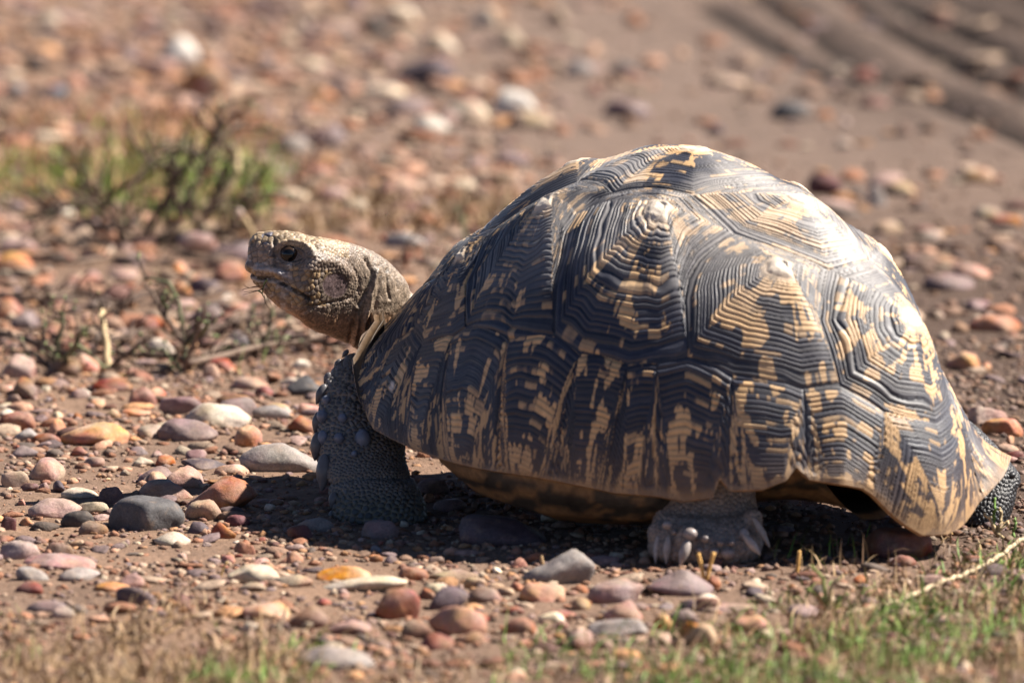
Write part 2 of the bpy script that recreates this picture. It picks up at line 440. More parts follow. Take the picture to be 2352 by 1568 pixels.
# one pale scar on the third marginal
sc_ = np.exp(-(((U + .60) / .012) ** 2 + ((Vv - .52) / .02) ** 2))
colr += (np.array([.6, .52, .45]) - colr) * (np.clip(sc_ * 1.6 - .3, 0, 1))[..., None]
NT, NS = sid.shape
vid = np.arange(NT * NS).reshape(NT, NS)
vn = np.roll(vid, -1, 0)
f = np.stack([vid[:, :-1], vn[:, :-1], vn[:, 1:], vid[:, 1:]], -1).reshape(-1, 4)
fs = sid[:, :-1].reshape(-1)
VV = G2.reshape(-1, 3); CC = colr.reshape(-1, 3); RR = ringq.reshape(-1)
# normals of the whole relief, so that the scutes shade as one shell

M_SCUTE = mat('keratin_scute', .40, .5, None, attr='col', var=.12, coat=.12)
M_SCUTE.node_tree.nodes['Principled BSDF'].inputs['Coat Roughness'].default_value = .42
M_SCUTE.node_tree.nodes['Principled BSDF'].inputs['Sheen Weight'].default_value = .10
M_SCUTE.node_tree.nodes['Principled BSDF'].inputs['Sheen Roughness'].default_value = .35
M_SCUTE.node_tree.nodes['Principled BSDF'].inputs['Sheen Tint'].default_value = (.93, .95, 1, 1)
nt_ = M_SCUTE.node_tree; bs_ = nt_.nodes['Principled BSDF']
at_ = nt_.nodes.new('ShaderNodeAttribute'); at_.attribute_name = 'ring'
ml_ = nt_.nodes.new('ShaderNodeMath'); ml_.operation = 'MULTIPLY'; ml_.inputs[1].default_value = 2 * math.pi * 3
sn_ = nt_.nodes.new('ShaderNodeMath'); sn_.operation = 'SINE'
nt_.links.new(at_.outputs['Fac'], ml_.inputs[0]); nt_.links.new(ml_.outputs[0], sn_.inputs[0])
bp_ = nt_.nodes.new('ShaderNodeBump'); bp_.inputs['Strength'].default_value = .35; bp_.inputs['Distance'].default_value = .0002
nt_.links.new(sn_.outputs[0], bp_.inputs['Height'])
tc_ = nt_.nodes.new('ShaderNodeTexCoord')
nz_ = nt_.nodes.new('ShaderNodeTexNoise'); nz_.inputs['Scale'].default_value = 900; nz_.inputs['Detail'].default_value = 4
nt_.links.new(tc_.outputs['Object'], nz_.inputs['Vector'])
bp2 = nt_.nodes.new('ShaderNodeBump'); bp2.inputs['Strength'].default_value = .25; bp2.inputs['Distance'].default_value = .0005
nt_.links.new(nz_.outputs[0], bp2.inputs['Height']); nt_.links.new(bp_.outputs[0], bp2.inputs['Normal'])
nt_.links.new(bp2.outputs[0], bs_.inputs['Normal'])
rr_ = nt_.nodes.new('ShaderNodeMapRange'); rr_.inputs[3].default_value = .42; rr_.inputs[4].default_value = .68
nz2 = nt_.nodes.new('ShaderNodeTexNoise'); nz2.inputs['Scale'].default_value = 60; nz2.inputs['Detail'].default_value = 5
nt_.links.new(tc_.outputs['Object'], nz2.inputs['Vector']); nt_.links.new(nz2.outputs[0], rr_.inputs[0]); nt_.links.new(rr_.outputs[0], bs_.inputs['Roughness'])

# the bony shell under the scutes: inner wall, rim lip, and its underside
tr = np.radians(np.linspace(-180, 180, 361)[:-1])
rings = []
cols = []
for (s_, off, up) in [(1.0, 0, 0), (1.0, .0022, -.0012), (1.0, .0050, -.0006), (1.0, .0075, .002), (.985, .008, .004), (.95, .009, .004), (.9, .009, .003), (.8, .009, 0), (.65, .009, 0), (.45, .009, 0), (.25, .009, 0), (.05, .009, 0)]:
    p = shell_pt(tr, np.full_like(tr, s_))
    out = p.copy(); out[:, 2] = 0; out /= np.linalg.norm(out, axis=1, keepdims=True)
    q = p - out * off; q[:, 2] += up - (off if s_ < .8 else 0)
    rings.append(q)
    w = fbm(np.cos(tr) * 8, np.sin(tr) * 8, s_ * 9, 71)[:, None]
    cols.append((np.array([.34, .20, .09]) * w + np.array([.16, .09, .05]) * (1 - w)) * (1.25 if off < .006 else .5) * (1 - .75 * sstep(140, 152, np.degrees(np.abs(tr))))[:, None])
RV = np.concatenate(rings); nR = len(tr); K_ = len(rings)
ii = np.arange(nR)
RF = np.concatenate([np.stack([k * nR + ii, k * nR + (ii + 1) % nR, (k + 1) * nR + (ii + 1) % nR, (k + 1) * nR + ii], -1) for k in range(K_ - 1)])
carapace = link('carapace', new_mesh('carapace', RV, RF, np.concatenate(cols), True, M_UNDER), tortoise)

for i, (nm_, pl, A_, bh, dk) in enumerate(SCUTES):
    fi = f[fs == i]
    if not len(fi): continue
    used, inv_ = np.unique(fi, return_inverse=True)
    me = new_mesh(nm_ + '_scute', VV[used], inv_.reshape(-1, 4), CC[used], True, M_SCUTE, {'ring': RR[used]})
    link(nm_ + '_scute', me, carapace)

# ------------------------------------------------------------------ plastron and bridge
tp = np.radians(np.linspace(-180, 180, 241)[:-1])
TDd = np.degrees(np.abs(tp))
prof = []
hang = np.interp(TDd, [0, 30, 44, 55, 80, 105, 122, 140, 160, 180], [.030, .026, .022, .014, .012, .022, .034, .050, .062, .066])   # height of the plastron edge
inset = np.interp(TDd, [0, 30, 42, 50, 105, 118, 135, 160, 180], [.78, .76, .80, 1.0, 1.0, .96, .72, .74, .80])
topz = shell_pt(tp, np.ones_like(tp))
for t in np.linspace(0, 1, 26):
    p = topz.copy(); rr = np.interp(t, [0, .12, .3, .55, .75, 1], [.985, .965, .90, .74, .5, 0.0])
    zt = hang + (np.minimum(topz[:, 2] + .004, hang + .045) - hang) * np.interp(t, [0, .12, .3, .55, 1], [1, .62, .25, .03, 0])
    q = np.stack([p[:, 0] * rr * inset, p[:, 1] * rr * inset, zt], -1)
    prof.append(q)
PV = np.concatenate(prof); nP = len(tp)
rr_n = np.repeat(np.arange(26), nP)
ang = np.tile(tp, 26)
PV[:, 2] += .0012 * (fbm(PV[:, 0] * 40, PV[:, 1] * 40, 0, 81) - .5)
sm = fbm(PV[:, 0] * 45 + PV[:, 1] * 30, PV[:, 1] * 25, PV[:, 2] * 160, 82, 4)
w = sstep(.50, .56, sm)[:, None]
PC = np.array([.19, .105, .045]) * (1 - w) + np.array([.035, .028, .02]) * w
PC = PC * (.75 + .5 * fbm(PV[:, 0] * 20, PV[:, 1] * 60, PV[:, 2] * 200, 83)[:, None])
for sd in (-118, -90, -66, 66, 90, 118, 45, -45):
    jd = np.abs(np.degrees(ang) - sd - 6 * np.sin(rr_n * .4)); PV[:, 2] += 0; PC = PC * (1 - .55 * np.exp(-(jd / 1.0) ** 2))[:, None]
ii = np.arange(nP)
PF = np.concatenate([np.stack([k * nP + ii, k * nP + (ii + 1) % nP, (k + 1) * nP + (ii + 1) % nP, (k + 1) * nP + ii], -1) for k in range(25)])
plastron = link('plastron', new_mesh('plastron', PV, PF, PC, True, M_UNDER), tortoise)
# ------------------------------------------------------------------ skin: head, neck and limbs as one continuous body
def tube_sections(sections, nseg=48, pw=2.2):
    """closed tube through sections (centre, axis_a, axis_b): each a 3-vector; superelliptic rings, domed caps"""
    S = [tuple(np.asarray(v, float) for v in s) for s in sections]
    # resample smoothly (Catmull-Rom)
    out = []
    n = len(S)
    for i in range(n - 1):
        p = [S[max(i - 1, 0)], S[i], S[i + 1], S[min(i + 2, n - 1)]]
        for k in range(6):
            t = k / 6
            out.append([.5 * (2 * p[1][j] + (p[2][j] - p[0][j]) * t + (2 * p[0][j] - 5 * p[1][j] + 4 * p[2][j] - p[3][j]) * t * t + (3 * p[1][j] - p[0][j] - 3 * p[2][j] + p[3][j]) * t ** 3) for j in range(3)])
    out.append(list(S[-1]))
    ph = np.linspace(0, 2 * np.pi, nseg, endpoint=False)
    c, s = np.cos(ph), np.sin(ph)
    c = np.sign(c) * np.abs(c) ** (2 / pw); s = np.sign(s) * np.abs(s) ** (2 / pw)
    V = [o[0] + c[:, None] * o[1] + s[:, None] * o[2] for o in out]
    m = len(V); V = np.concatenate(V + [np.array([out[0][0]]), np.array([out[-1][0]])])
    F = []
    for r in range(m - 1):
        for k in range(nseg):
            F.append((r * nseg + k, r * nseg + (k + 1) % nseg, (r + 1) * nseg + (k + 1) % nseg, (r + 1) * nseg + k))
    for k in range(nseg):
        F.append((m * nseg, (k + 1) % nseg, k)); F.append((m * nseg + 1, (m - 1) * nseg + k, (m - 1) * nseg + (k + 1) % nseg))
    return V, F
BV, BF = [], []
def add_tube(sec, **k):
    V, F = tube_sections(sec, **k)
    o = sum(len(v) for v in BV)
    BV.append(V); BF.extend([tuple(i + o for i in q) for q in F])
def add_ball(c, r, ax=(1, 1, 1)):
    n = 9
    add_tube([(np.array(c) + np.array([0, 0, 1]) * r * ax[2] * -math.cos(a), np.array([r * ax[0] * max(math.sin(a), .02), 0, 0]), np.array([0, r * ax[1] * max(math.sin(a), .02), 0])) for a in np.linspace(0, math.pi, n)], nseg=24, pw=2)

HY = 0.112                                     # the head stands in this plane
def hc(cx, cy): return 516.8 + .2197 * cx, 488 + .2197 * cy       # head survey units
def hw(cx, cy, Y=HY): return at_y(*hc(cx, cy), Y)
HEADSEC = [((243, 395), (228, 560), 22), ((252, 315), (236, 640), 40), ((285, 250), (270, 690), 62), ((345, 208), (315, 752), 78), ((470, 196), (385, 815), 100), ((590, 190), (455, 885), 126),
           ((740, 206), (545, 972), 150), ((890, 245), (655, 1045), 172), ((1040, 268), (765, 1112), 185), ((1190, 298), (870, 1195), 192),
           ((1320, 328), (960, 1245), 190), ((1440, 368), (1060, 1274), 180), ((1550, 412), (1160, 1315), 178), ((1675, 488), (1275, 1362), 180), ((1790, 598), (1385, 1425), 185), ((1885, 705), (1450, 1490), 180), ((2010, 850), (1560, 1560), 170)]
sec = []
for i, (t_, b_, w_) in enumerate(HEADSEC):
    yy = HY + .0085 * max(0, i - 8)
    w_ *= 1.7
    T_, B_ = hw(*t_, yy), hw(*b_, yy)
    sec.append(((T_ + B_) / 2, (T_ - B_) / 2, np.array([0, w_ * .2197 / SC, 0])))
# the neck goes back inside the shell
for (a_, h_, r_) in ((-.185, .118, .046), (-.14, .10, .036), (-.10, .085, .028)):
    c_ = loc2w(np.array([a_, -.0, h_]))
    sec.append((c_, np.array([0, 0, r_]), np.array([.3 * r_, .9 * r_, 0])))
add_tube(sec, nseg=64, pw=2.25)

# near foreleg: survey of its two outlines (left, right) with the depth of each level
LEG = [((850, 832), (960, 856), .138, 44), ((812, 812), (955, 872), .126, 52), ((784, 828), (950, 895), .115, 58), ((760, 856), (948, 930), .102, 62), ((742, 896), (942, 965), .090, 62), ((732, 940), (934, 1000), .078, 60),
       ((729, 985), (930, 1032), .067, 58), ((732, 1030), (933, 1062), .057, 57), ((740, 1070), (942, 1088), .048, 58), ((752, 1104), (955, 1112), .039, 62), ((757, 1135), (968, 1138), .031, 66),
       ((762, 1165), (978, 1167), .023, 68), ((776, 1195), (978, 1192), .017, 66), ((800, 1210), (966, 1210), .014, 56)]
sec = []
for (l_, r_, y_, d_) in LEG:
    L_, R_ = at_y(*l_, y_), at_y(*r_, y_)
    sec.append(((L_ + R_) / 2, (R_ - L_) / 2, np.array([0, d_ / SC, -.15 * d_ / SC])))
sec.insert(0, (loc2w(np.array([-.10, -.05, .10])), np.array([.02, 0, 0]), np.array([0, .02, 0])))
sec.insert(1, (loc2w(np.array([-.14, -.06, .108])), np.array([.022, 0, .01]), np.array([0, .018, 0])))
add_tube(sec, nseg=56, pw=2.4)
# far foreleg, mirrored across the body, mostly hidden
def far(P):
    q = w2loc(P); q = q * np.array([1, -1, 1]); return loc2w(q)
fl = [np.array([-.10, .05, .10]), np.array([-.15, .09, .11]), np.array([-.175, .115, .07]), np.array([-.18, .125, .03]), np.array([-.18, .125, .004])]
add_tube([(loc2w(p), np.array([r, 0, 0]), np.array([0, r, 0])) for p, r in zip(fl, (.02, .024, .024, .026, .024))], nseg=28)
# near hind leg and its broad foot
def hp(cx, cy, Y): return at_y(1435.5 + .3418 * cx, 1062.3 + .3418 * cy, Y)
add_tube([(loc2w(np.array([.05, -.02, .09])), np.array([.025, 0, 0]), np.array([0, .025, 0])),
          (loc2w(np.array([.10, -.07, .085])), np.array([.032, 0, 0]), np.array([0, .030, 0])),
          (hp(540, 190, -.125), np.array([.033, 0, 0]), np.array([0, .024, .006])),
          (hp(545, 300, -.135), np.array([.0335, 0, 0]), np.array([0, .024, .004])),
          (hp(545, 400, -.142), np.array([.0355, 0, .001]), np.array([0, .025, 0])),
          (hp(540, 500, -.148), np.array([.0375, 0, .002]), np.array([0, .027, 0])),
          (hp(545, 590, -.150), np.array([.0370, 0, .002]), np.array([0, .027, 0])),
          (hp(560, 655, -.150), np.array([.031, 0, .001]), np.array([0, .023, 0]))], nseg=48, pw=2.5)
# far hind leg
add_tube([(loc2w(np.array([.06, .04, .085])), np.array([.025, 0, 0]), np.array([0, .025, 0])),
          (loc2w(np.array([.12, .11, .075])), np.array([.028, 0, 0]), np.array([0, .026, 0])),
          (at_y(2250, 1075, .035), np.array([.024, 0, 0]), np.array([0, .022, 0])),
          (at_y(2262, 1125, .030), np.array([.0215, 0, 0]), np.array([0, .024, 0])),
          (at_y(2258, 1165, .026), np.array([.020, 0, 0]), np.array([0, .026, 0])),
          (at_y(2250, 1195, .022), np.array([.019, 0, 0]), np.array([0, .024, 0]))], nseg=36, pw=2.3)
# tail stub and the body inside the shell that joins everything
add_tube([(loc2w(np.array([.12, 0, .075])), np.array([.02, 0, 0]), np.array([0, .02, 0])), (loc2w(np.array([.18, -.01, .06])), np.array([.016, 0, 0]), np.array([0, .016, 0])), (loc2w(np.array([.215, -.02, .045])), np.array([.007, 0, 0]), np.array([0, .007, 0]))], nseg=20)
add_tube([(loc2w(np.array([x_, 0, .09])), np.array([0, 0, .03]), np.array([.035 * sy_, .035 * cy_, 0])) for x_ in (-.17, -.12, -.05, .0, .06, .13)], nseg=24)
for (p_, q_) in (((-.12, 0, .09), (-.10, -.05, .10)), ((-.12, 0, .09), (-.10, .05, .10)), ((.06, 0, .085), (.05, -.02, .09)), ((.06, 0, .085), (.06, .04, .085)), ((.10, 0, .08), (.13, 0, .075))):
    P_, Q_ = loc2w(np.array(p_)), loc2w(np.array(q_))
    add_tube([(P_ + (Q_ - P_) * t, np.array([.024, 0, 0]), np.array([0, .018, .014])) for t in (-.2, .3, .7, 1.2)], nseg=20)
# wiped-down toes of the hind foot
for (cx, cy, r_) in ((225, 480, .0075), (300, 490, .0085), (420, 520, .0095), (560, 600, .008), (690, 605, .0095), (790, 590, .008), (800, 480, .009), (860, 380, .0065)):
    p_ = hp(cx, cy, -.168 if cx > 350 and cx < 780 else -.155)
    add_ball(p_, r_, (1, 1, 1.15))

me0 = bpy.data.meshes.new('rough_body')
me0.from_pydata([tuple(v) for v in np.concatenate(BV)], [], BF); me0.update()
tmp = bpy.data.objects.new('rough_body', me0); COL.objects.link(tmp)
md = tmp.modifiers.new('r', 'REMESH'); md.mode = 'VOXEL'; md.voxel_size = .00072; md.use_smooth_shade = True
dg = bpy.context.evaluated_depsgraph_get()
me1 = bpy.data.meshes.new_from_object(tmp.evaluated_get(dg))
bpy.data.objects.remove(tmp); bpy.data.meshes.remove(me0)
nv = len(me1.vertices); X = np.empty(nv * 3); me1.vertices.foreach_get('co', X); X = X.reshape(-1, 3)
ed = np.empty(len(me1.edges) * 2, int); me1.edges.foreach_get('vertices', ed); ed = ed.reshape(-1, 2)
deg = np.bincount(ed.ravel(), minlength=nv)[:, None]
def smooth(X, k, lam=.6):
    for _ in range(k):
        acc = np.zeros_like(X)
        for j in range(3):
            acc[:, j] = np.bincount(ed[:, 0], X[ed[:, 1], j], nv) + np.bincount(ed[:, 1], X[ed[:, 0], j], nv)
        X = X + lam * (acc / np.maximum(deg, 1) - X)
    return X
X = smooth(X, 8)
def normals(X):
    me1.vertices.foreach_set('co', X.astype(np.float32).ravel()); me1.update()
    N = np.empty(nv * 3, dtype=np.float32); me1.vertex_normals.foreach_get('vector', N); return N.reshape(-1, 3)
N = normals(X)
px, py, _ = projw(X)
hx, hy = (px - 516.8) / .2197, (py - 488) / .2197
loc = w2loc(X)
is_head = (hx < 2050) & (hx > 0) & (hy < 1600) & (X[:, 2] > .06) & (X[:, 1] > .04) & ~((hx > 1180) & (hy > 1425)) & ~((hy > 1380) & (hx < 1290))
side = np.abs(N[:, 1]) ** .5                                           # how much the flank faces sideways
d = np.zeros(nv)
def ell(cx, cy, rx, ry, rot=0):
    c, s = math.cos(rot), math.sin(rot); u, v = hx - cx, hy - cy
    return np.hypot((u * c + v * s) / rx, (-u * s + v * c) / ry)
H = is_head * 1.0
e_ = ell(700, 445, 190, 118, .06)
d -= H * side * .0026 * (1 - sstep(.55, 1.1, e_))                      # orbit
d += H * side * .0024 * np.exp(-((e_ - 1.18) / .20) ** 2) * (hy < 470)  # brow
for rr0, am in ((.66, .0017), (.90, .0010)):                            # lids
    d += H * side * am * np.exp(-((e_ - rr0) / .09) ** 2)
ty = ell(1150, 765, 135, 138)
d -= H * side * .0004 * (1 - sstep(.80, 1.05, ty)); d += 0
dd, _t = seg_dist(hx, hy, [(885, 590), (960, 510), (1080, 500), (1220, 560), (1300, 640)]); d += H * side * .0020 * np.exp(-(dd / 55) ** 2)
dd, _t = seg_dist(hx, hy, [(215, 628), (285, 668), (350, 688), (430, 690), (500, 690), (580, 735), (690, 795), (800, 850), (900, 905)])
mouth = np.exp(-(dd / 15) ** 2); d -= H * .0028 * mouth
dd, _t = seg_dist(hx, hy, [(260, 560), (380, 590), (500, 600), (600, 650)]); d += H * .0024 * np.exp(-(dd / 42) ** 2)       # beak ridge
dd, _t = seg_dist(hx, hy, [(520, 300), (515, 400), (520, 520)]); d -= H * side * .0020 * np.exp(-(dd / 28) ** 2)
no = ell(285, 320, 24, 18); d -= H * .0016 * (1 - sstep(.5, 1.1, no))    # nostril
folds = [([(800, 1050), (1000, 960), (1200, 925), (1330, 890), (1400, 800)], -.0016, 16), ([(1480, 500), (1540, 640), (1500, 800), (1400, 960), (1340, 1180), (1300, 1360)], -.0024, 20),
         ([(1580, 600), (1520, 820), (1495, 980), (1450, 1150), (1440, 1300)], .0028, 26), ([(1560, 620), (1600, 560)], -.0012, 14), ([(1690, 600), (1700, 780), (1720, 900)], -.0022, 16),
         ([(1620, 640), (1600, 850), (1560, 1000)], -.0014, 20), ([(1790, 660), (1800, 800)], -.0012, 14), ([(1390, 1000), (1370, 1200), (1350, 1380)], .0022, 24), ([(1420, 420), (1500, 560)], -.0009, 18),
         ([(1120, 1000), (1080, 1130)], -.0006, 22), ([(1220, 960), (1200, 1150)], -.0007, 20), ([(960, 1020), (900, 1120)], -.0005, 20), ([(1330, 560), (1400, 700), (1400, 860)], -.0012, 16)]
for pts_, am, wd in folds:
    dd, _t = seg_dist(hx, hy, pts_); d += H * am * (.62 if am < 0 else 1) * np.exp(-(dd / wd) ** 2) * np.clip(side * 1.2, 0, 1)
d += H * .0006 * (fbm(X[:, 0] * 260, X[:, 1] * 260, X[:, 2] * 260, 91) - .5) * 2
# leg creases
is_leg = (~is_head) & (px < 1010) & (loc[:, 1] < -.03)
for pts_, am, wd in [([(752, 1112), (800, 1098), (870, 1092), (940, 1096)], -.0022, 7), ([(745, 905), (790, 912), (840, 925)], -.0018, 6), ([(765, 860), (800, 880), (840, 895)], -.0014, 5)]:
    dd, _t = seg_dist(px, py, pts_); d += is_leg * am * np.exp(-(dd / wd) ** 2)
X = X + N * d[:, None]
N = normals(X)
# scale size over the body (metres)
rs = np.full(nv, .0030)
hz = np.where(is_head, 1, 0)
sz = np.interp(hx, [200, 500, 900, 1250, 1400, 1560, 2000], [.0042, .0038, .0030, .0026, .0019, .0015, .0015])
top_ = (hy < np.interp(hx, [250, 600, 1000, 1400], [330, 330, 420, 500]))
sz = np.where(top_ & (hx < 620), .0048, sz)
sz = np.where(e_ < 1.15, .0014, sz)
ch = (hx > 560) & (hx < 1120) & (hy > 600) & (hy < 980); sz = np.where(ch, .0044, sz)
sz = np.where((hy > 980) & (hx < 1400), .0016, sz)
rs = np.where(is_head, sz, rs)
lz = np.interp(py, [780, 860, 940, 1020, 1090, 1130, 1170, 1210], [.0042, .0042, .0042, .0034, .0024, .0034, .0050, .0048])
rs = np.where(is_leg, lz, rs)
rng = np.random.default_rng(5)
kd = kdtree.KDTree(nv)
for i in range(nv): kd.insert(X[i], i)
kd.balance()
taken = np.zeros(nv, bool); seeds = []
vis_ = (py > 300) & ((is_head) | (X[:, 2] < .13))
for i in rng.permutation(np.nonzero(vis_)[0]):
    if taken[i]: continue
    seeds.append(i)
    for (_, j, _) in kd.find_range(X[i], rs[i] * .80): taken[j] = True
sk = kdtree.KDTree(len(seeds))
for k, i in enumerate(seeds): sk.insert(X[i], k)
sk.balance()
F1 = np.zeros(nv); F2 = np.ones(nv); ci = np.zeros(nv, int)
for i in np.nonzero(vis_)[0]:
    r2 = sk.find_n(X[i], 2)
    F1[i], F2[i], ci[i] = r2[0][2], r2[1][2], r2[0][1]
e2 = (F2 - F1) / rs
dome = sstep(0, .42, e2)
amp = np.where(is_head, np.interp(rs, [.0012, .002, .0045], [.00030, .00050, .00062]), np.where(is_leg, np.interp(py, [800, 1080, 1150, 1200], [.0016, .0012, .0018, .0022]), .0009))
amp = amp * np.where(is_head & (ty < 1.0), .15, 1)
cellr = rng.random(len(seeds))[ci]
X = X + N * (vis_ * amp * (dome - .6) * (.6 + .8 * cellr))[:, None]
# colour of the skin
cr = (.6 + .8 * cellr)[:, None]
def C(*v): return np.array(v)
head_c = C(.23, .172, .13) * cr
face = (sstep(700, 350, hx) * .6)[:, None]; head_c = head_c * (1 - face) + C(.31, .215, .15) * cr * face
ylw = (ch | ((hx > 250) & (hx < 760) & (hy > 560) & (hy < 960)))[:, None] * (cellr > .45)[:, None]
head_c = np.where(ylw, C(.27, .18, .095) * cr, head_c)
crown_ = (top_ & (hx < 1300))[:, None]; head_c = np.where(crown_, C(.34, .245, .15) * cr, head_c)
dkp = (top_ & (hx > 380) & (hx < 560) & (cellr > .6))[:, None]; head_c = np.where(dkp, C(.10, .09, .11), head_c)
nk = sstep(1250, 1500, hx)[:, None]; head_c = head_c * (1 - nk) + C(.25, .19, .14) * cr * nk
th_ = sstep(1000, 1180, hy + (hx < 900) * (hx - 900) * -.45)[:, None]; head_c = head_c * (1 - th_) + C(.46, .26, .145) * cr * th_  # orange-brown throat, with warm bounce light from below put into the colour
tm_ = (1 - sstep(.85, 1.05, ty))[:, None]; head_c = head_c * (1 - tm_) + C(.135, .092, .09) * tm_
er_ = (1 - sstep(.60, .95, e_))[:, None]; head_c = head_c * (1 - er_) + C(.16, .11, .08) * er_
seam_ = (1 - sstep(0, .22, e2))[:, None]
dk_ = (fbm(X[:, 0] * 120, X[:, 1] * 120, X[:, 2] * 120, 95) > .5)[:, None]
head_c = head_c * (1 - seam_ * np.where(dk_, .7, .35))
head_c *= (1 - .75 * mouth * H)[:, None]
g1, _t = seg_dist(hx, hy, [(520, 290), (515, 400), (530, 560)]); head_c *= (1 - .55 * H * np.exp(-(g1 / 26) ** 2))[:, None]
g1, _t = seg_dist(hx, hy, [(330, 580), (430, 590), (560, 610), (640, 660)]); w_ = (.65 * H * np.exp(-(g1 / 26) ** 2))[:, None]; head_c = head_c * (1 - w_) + C(.42, .40, .42) * w_
g1, _t = seg_dist(hx, hy, [(1560, 560), (1500, 760), (1400, 960), (1340, 1200)]); head_c *= (1 - .5 * H * np.exp(-(g1 / 24) ** 2))[:, None]
g1 = np.abs(ty - 1.03); head_c *= (1 - .55 * H * np.exp(-(g1 / .07) ** 2))[:, None]
g1 = np.abs(e_ - 1.0); head_c *= (1 - .45 * H * np.exp(-(g1 / .08) ** 2) * (hy > 440))[:, None]
dusty = sstep(.56, .68, fbm(hx / 60, hy / 30, 0, 97))[:, None] * ((hx < 700) & (hy > 450))[:, None]
head_c = head_c * (1 - .5 * dusty) + C(.48, .42, .38) * .5 * dusty
leg_c = (C(.098, .092, .094) * cr) * dome[:, None] + C(.30, .225, .16) * (1 - dome[:, None])
low = sstep(1110, 1160, py)[:, None] * is_leg[:, None]
leg_c = leg_c * (1 - low) + ((C(.055, .058, .056) * cr) * dome[:, None] + C(.20, .165, .11) * (1 - dome[:, None])) * low
hind = ((~is_head) & (~is_leg))[:, None]
hind_c = (C(.20, .158, .135) * cr) * (.35 + .65 * dome[:, None]) + C(.20, .15, .11) * (1 - dome[:, None])
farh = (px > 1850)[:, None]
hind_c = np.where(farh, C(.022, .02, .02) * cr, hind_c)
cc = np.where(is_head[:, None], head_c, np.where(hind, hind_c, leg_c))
N = normals(X)
bodyL = w2loc(X)
me1.vertices.foreach_set('co', bodyL.astype(np.float32).ravel())
ca = me1.color_attributes.new('col', 'FLOAT_COLOR', 'POINT'); c4 = np.ones((nv, 4), dtype=np.float32); c4[:, :3] = cc; ca.data.foreach_set('color', c4.ravel())
me1.polygons.foreach_set('use_smooth', np.ones(len(me1.polygons), dtype=bool))
me1.materials.clear(); me1.materials.append(M_SKIN); me1.update(); me1.name = 'body'
body = link('body', me1, tortoise)

def local_sphere(c, ax, r3, nu=28, nvv=18):
    """ellipsoid: world centre, long axis direction, radii (along, across, across)"""
    z = np.asarray(ax, float); z /= np.linalg.norm(z)
    x = np.cross(z, [0.03, 1, .02]); x /= np.linalg.norm(x); y = np.cross(z, x)
    V, F = [], []
    for i in range(nvv + 1):
        t = math.pi * i / nvv
        for j in range(nu):
            p = 2 * math.pi * j / nu
            V.append(np.asarray(c) + z * r3[0] * math.cos(t) + x * r3[1] * math.sin(t) * math.cos(p) + y * r3[2] * math.sin(t) * math.sin(p))
    for i in range(nvv):
        for j in range(nu):
            F.append((i * nu + j, i * nu + (j + 1) % nu, (i + 1) * nu + (j + 1) % nu, (i + 1) * nu + j))
    return np.array(V), F
# eyes: the near one is surveyed, the far one mirrored through the head plane
M_EYE = mat('wet_eye', .12, .4, None, attr='col')
er = 108 * .2197 / SC
for sgn in (1, -1):
    surf = X[is_head & (np.abs(hx - 670) < 30) & (np.abs(hy - 445) < 30) & ((X[:, 1] - HY) * sgn < 0)]
    yf = surf[:, 1].mean() if len(surf) else HY - .009 * sgn
    c_ = hw(668, 440, yf); c_[1] = yf + sgn * er * .50
    V, F = local_sphere(c_, (0, -sgn, 0), (er, er, er), 40, 28)
    rad = np.hypot(V[:, 0] - c_[0], V[:, 2] - c_[2]) / er
    fr_ = ((V[:, 1] - c_[1]) * -sgn > 0)
    co_ = np.where((rad < .55)[:, None] & fr_[:, None], C(.004, .004, .005), np.where((rad < .78)[:, None] & fr_[:, None], C(.035, .02, .011), C(.03, .02, .015)))
    link('eye', new_mesh('eye', w2loc(V), F, co_, True, M_EYE), body)
# enlarged horny scales of the foreleg and far hind leg, and the claws
M_BIG = M_HORN
def horn(name, c, ax, r3, col, par=body, curve=0.0):
    V, F = local_sphere(c, ax, r3, 18, 12)
    z = np.asarray(ax, float) / np.linalg.norm(ax)
    t = (V - c) @ z / r3[0]
    tp_ = 1 - .55 * np.clip(t, 0, 1) ** 1.2 if name != 'scale' else 1 - .15 * np.clip(t, 0, 1)
    V = c + z * ((V - c) @ z)[:, None] + ((V - c) - z * ((V - c) @ z)[:, None]) * np.asarray(tp_)[:, None]
    V[:, 2] -= curve * np.clip(t, 0, 1) ** 2
    cv = C(*col) * (.8 + .4 * rng.random()) * np.ones((len(V), 1))
    return link(name, new_mesh(name, w2loc(V), F, cv, True, M_BIG), par)
legv = X[is_leg]; legN = N[is_leg]; lpx, lpy = px[is_leg], py[is_leg]
def on_leg(qx, qy):
    fr = legN[:, 1] < -.05
    k = np.argmin((lpx - qx) ** 2 + (lpy - qy) ** 2 + np.where(fr, 0, 1e5)); return legv[k], legN[k]
for (qx, qy, rx, ry) in ((785, 964, 11, 12), (779, 1009, 13, 14), (831, 1011, 19, 24), (741, 960, 13, 16), (744, 1005, 12, 17), (812, 1044, 8, 8), (752, 920, 10, 11)):
    p_, n_ = on_leg(qx, qy)
    q_ = at_y(qx, qy, p_[1])
    horn('scale', q_ + n_ * .0012, (0, -.12, -1), (ry / SC, rx / SC, .0044 if rx > 12 else .0030), (.13, .145, .19))
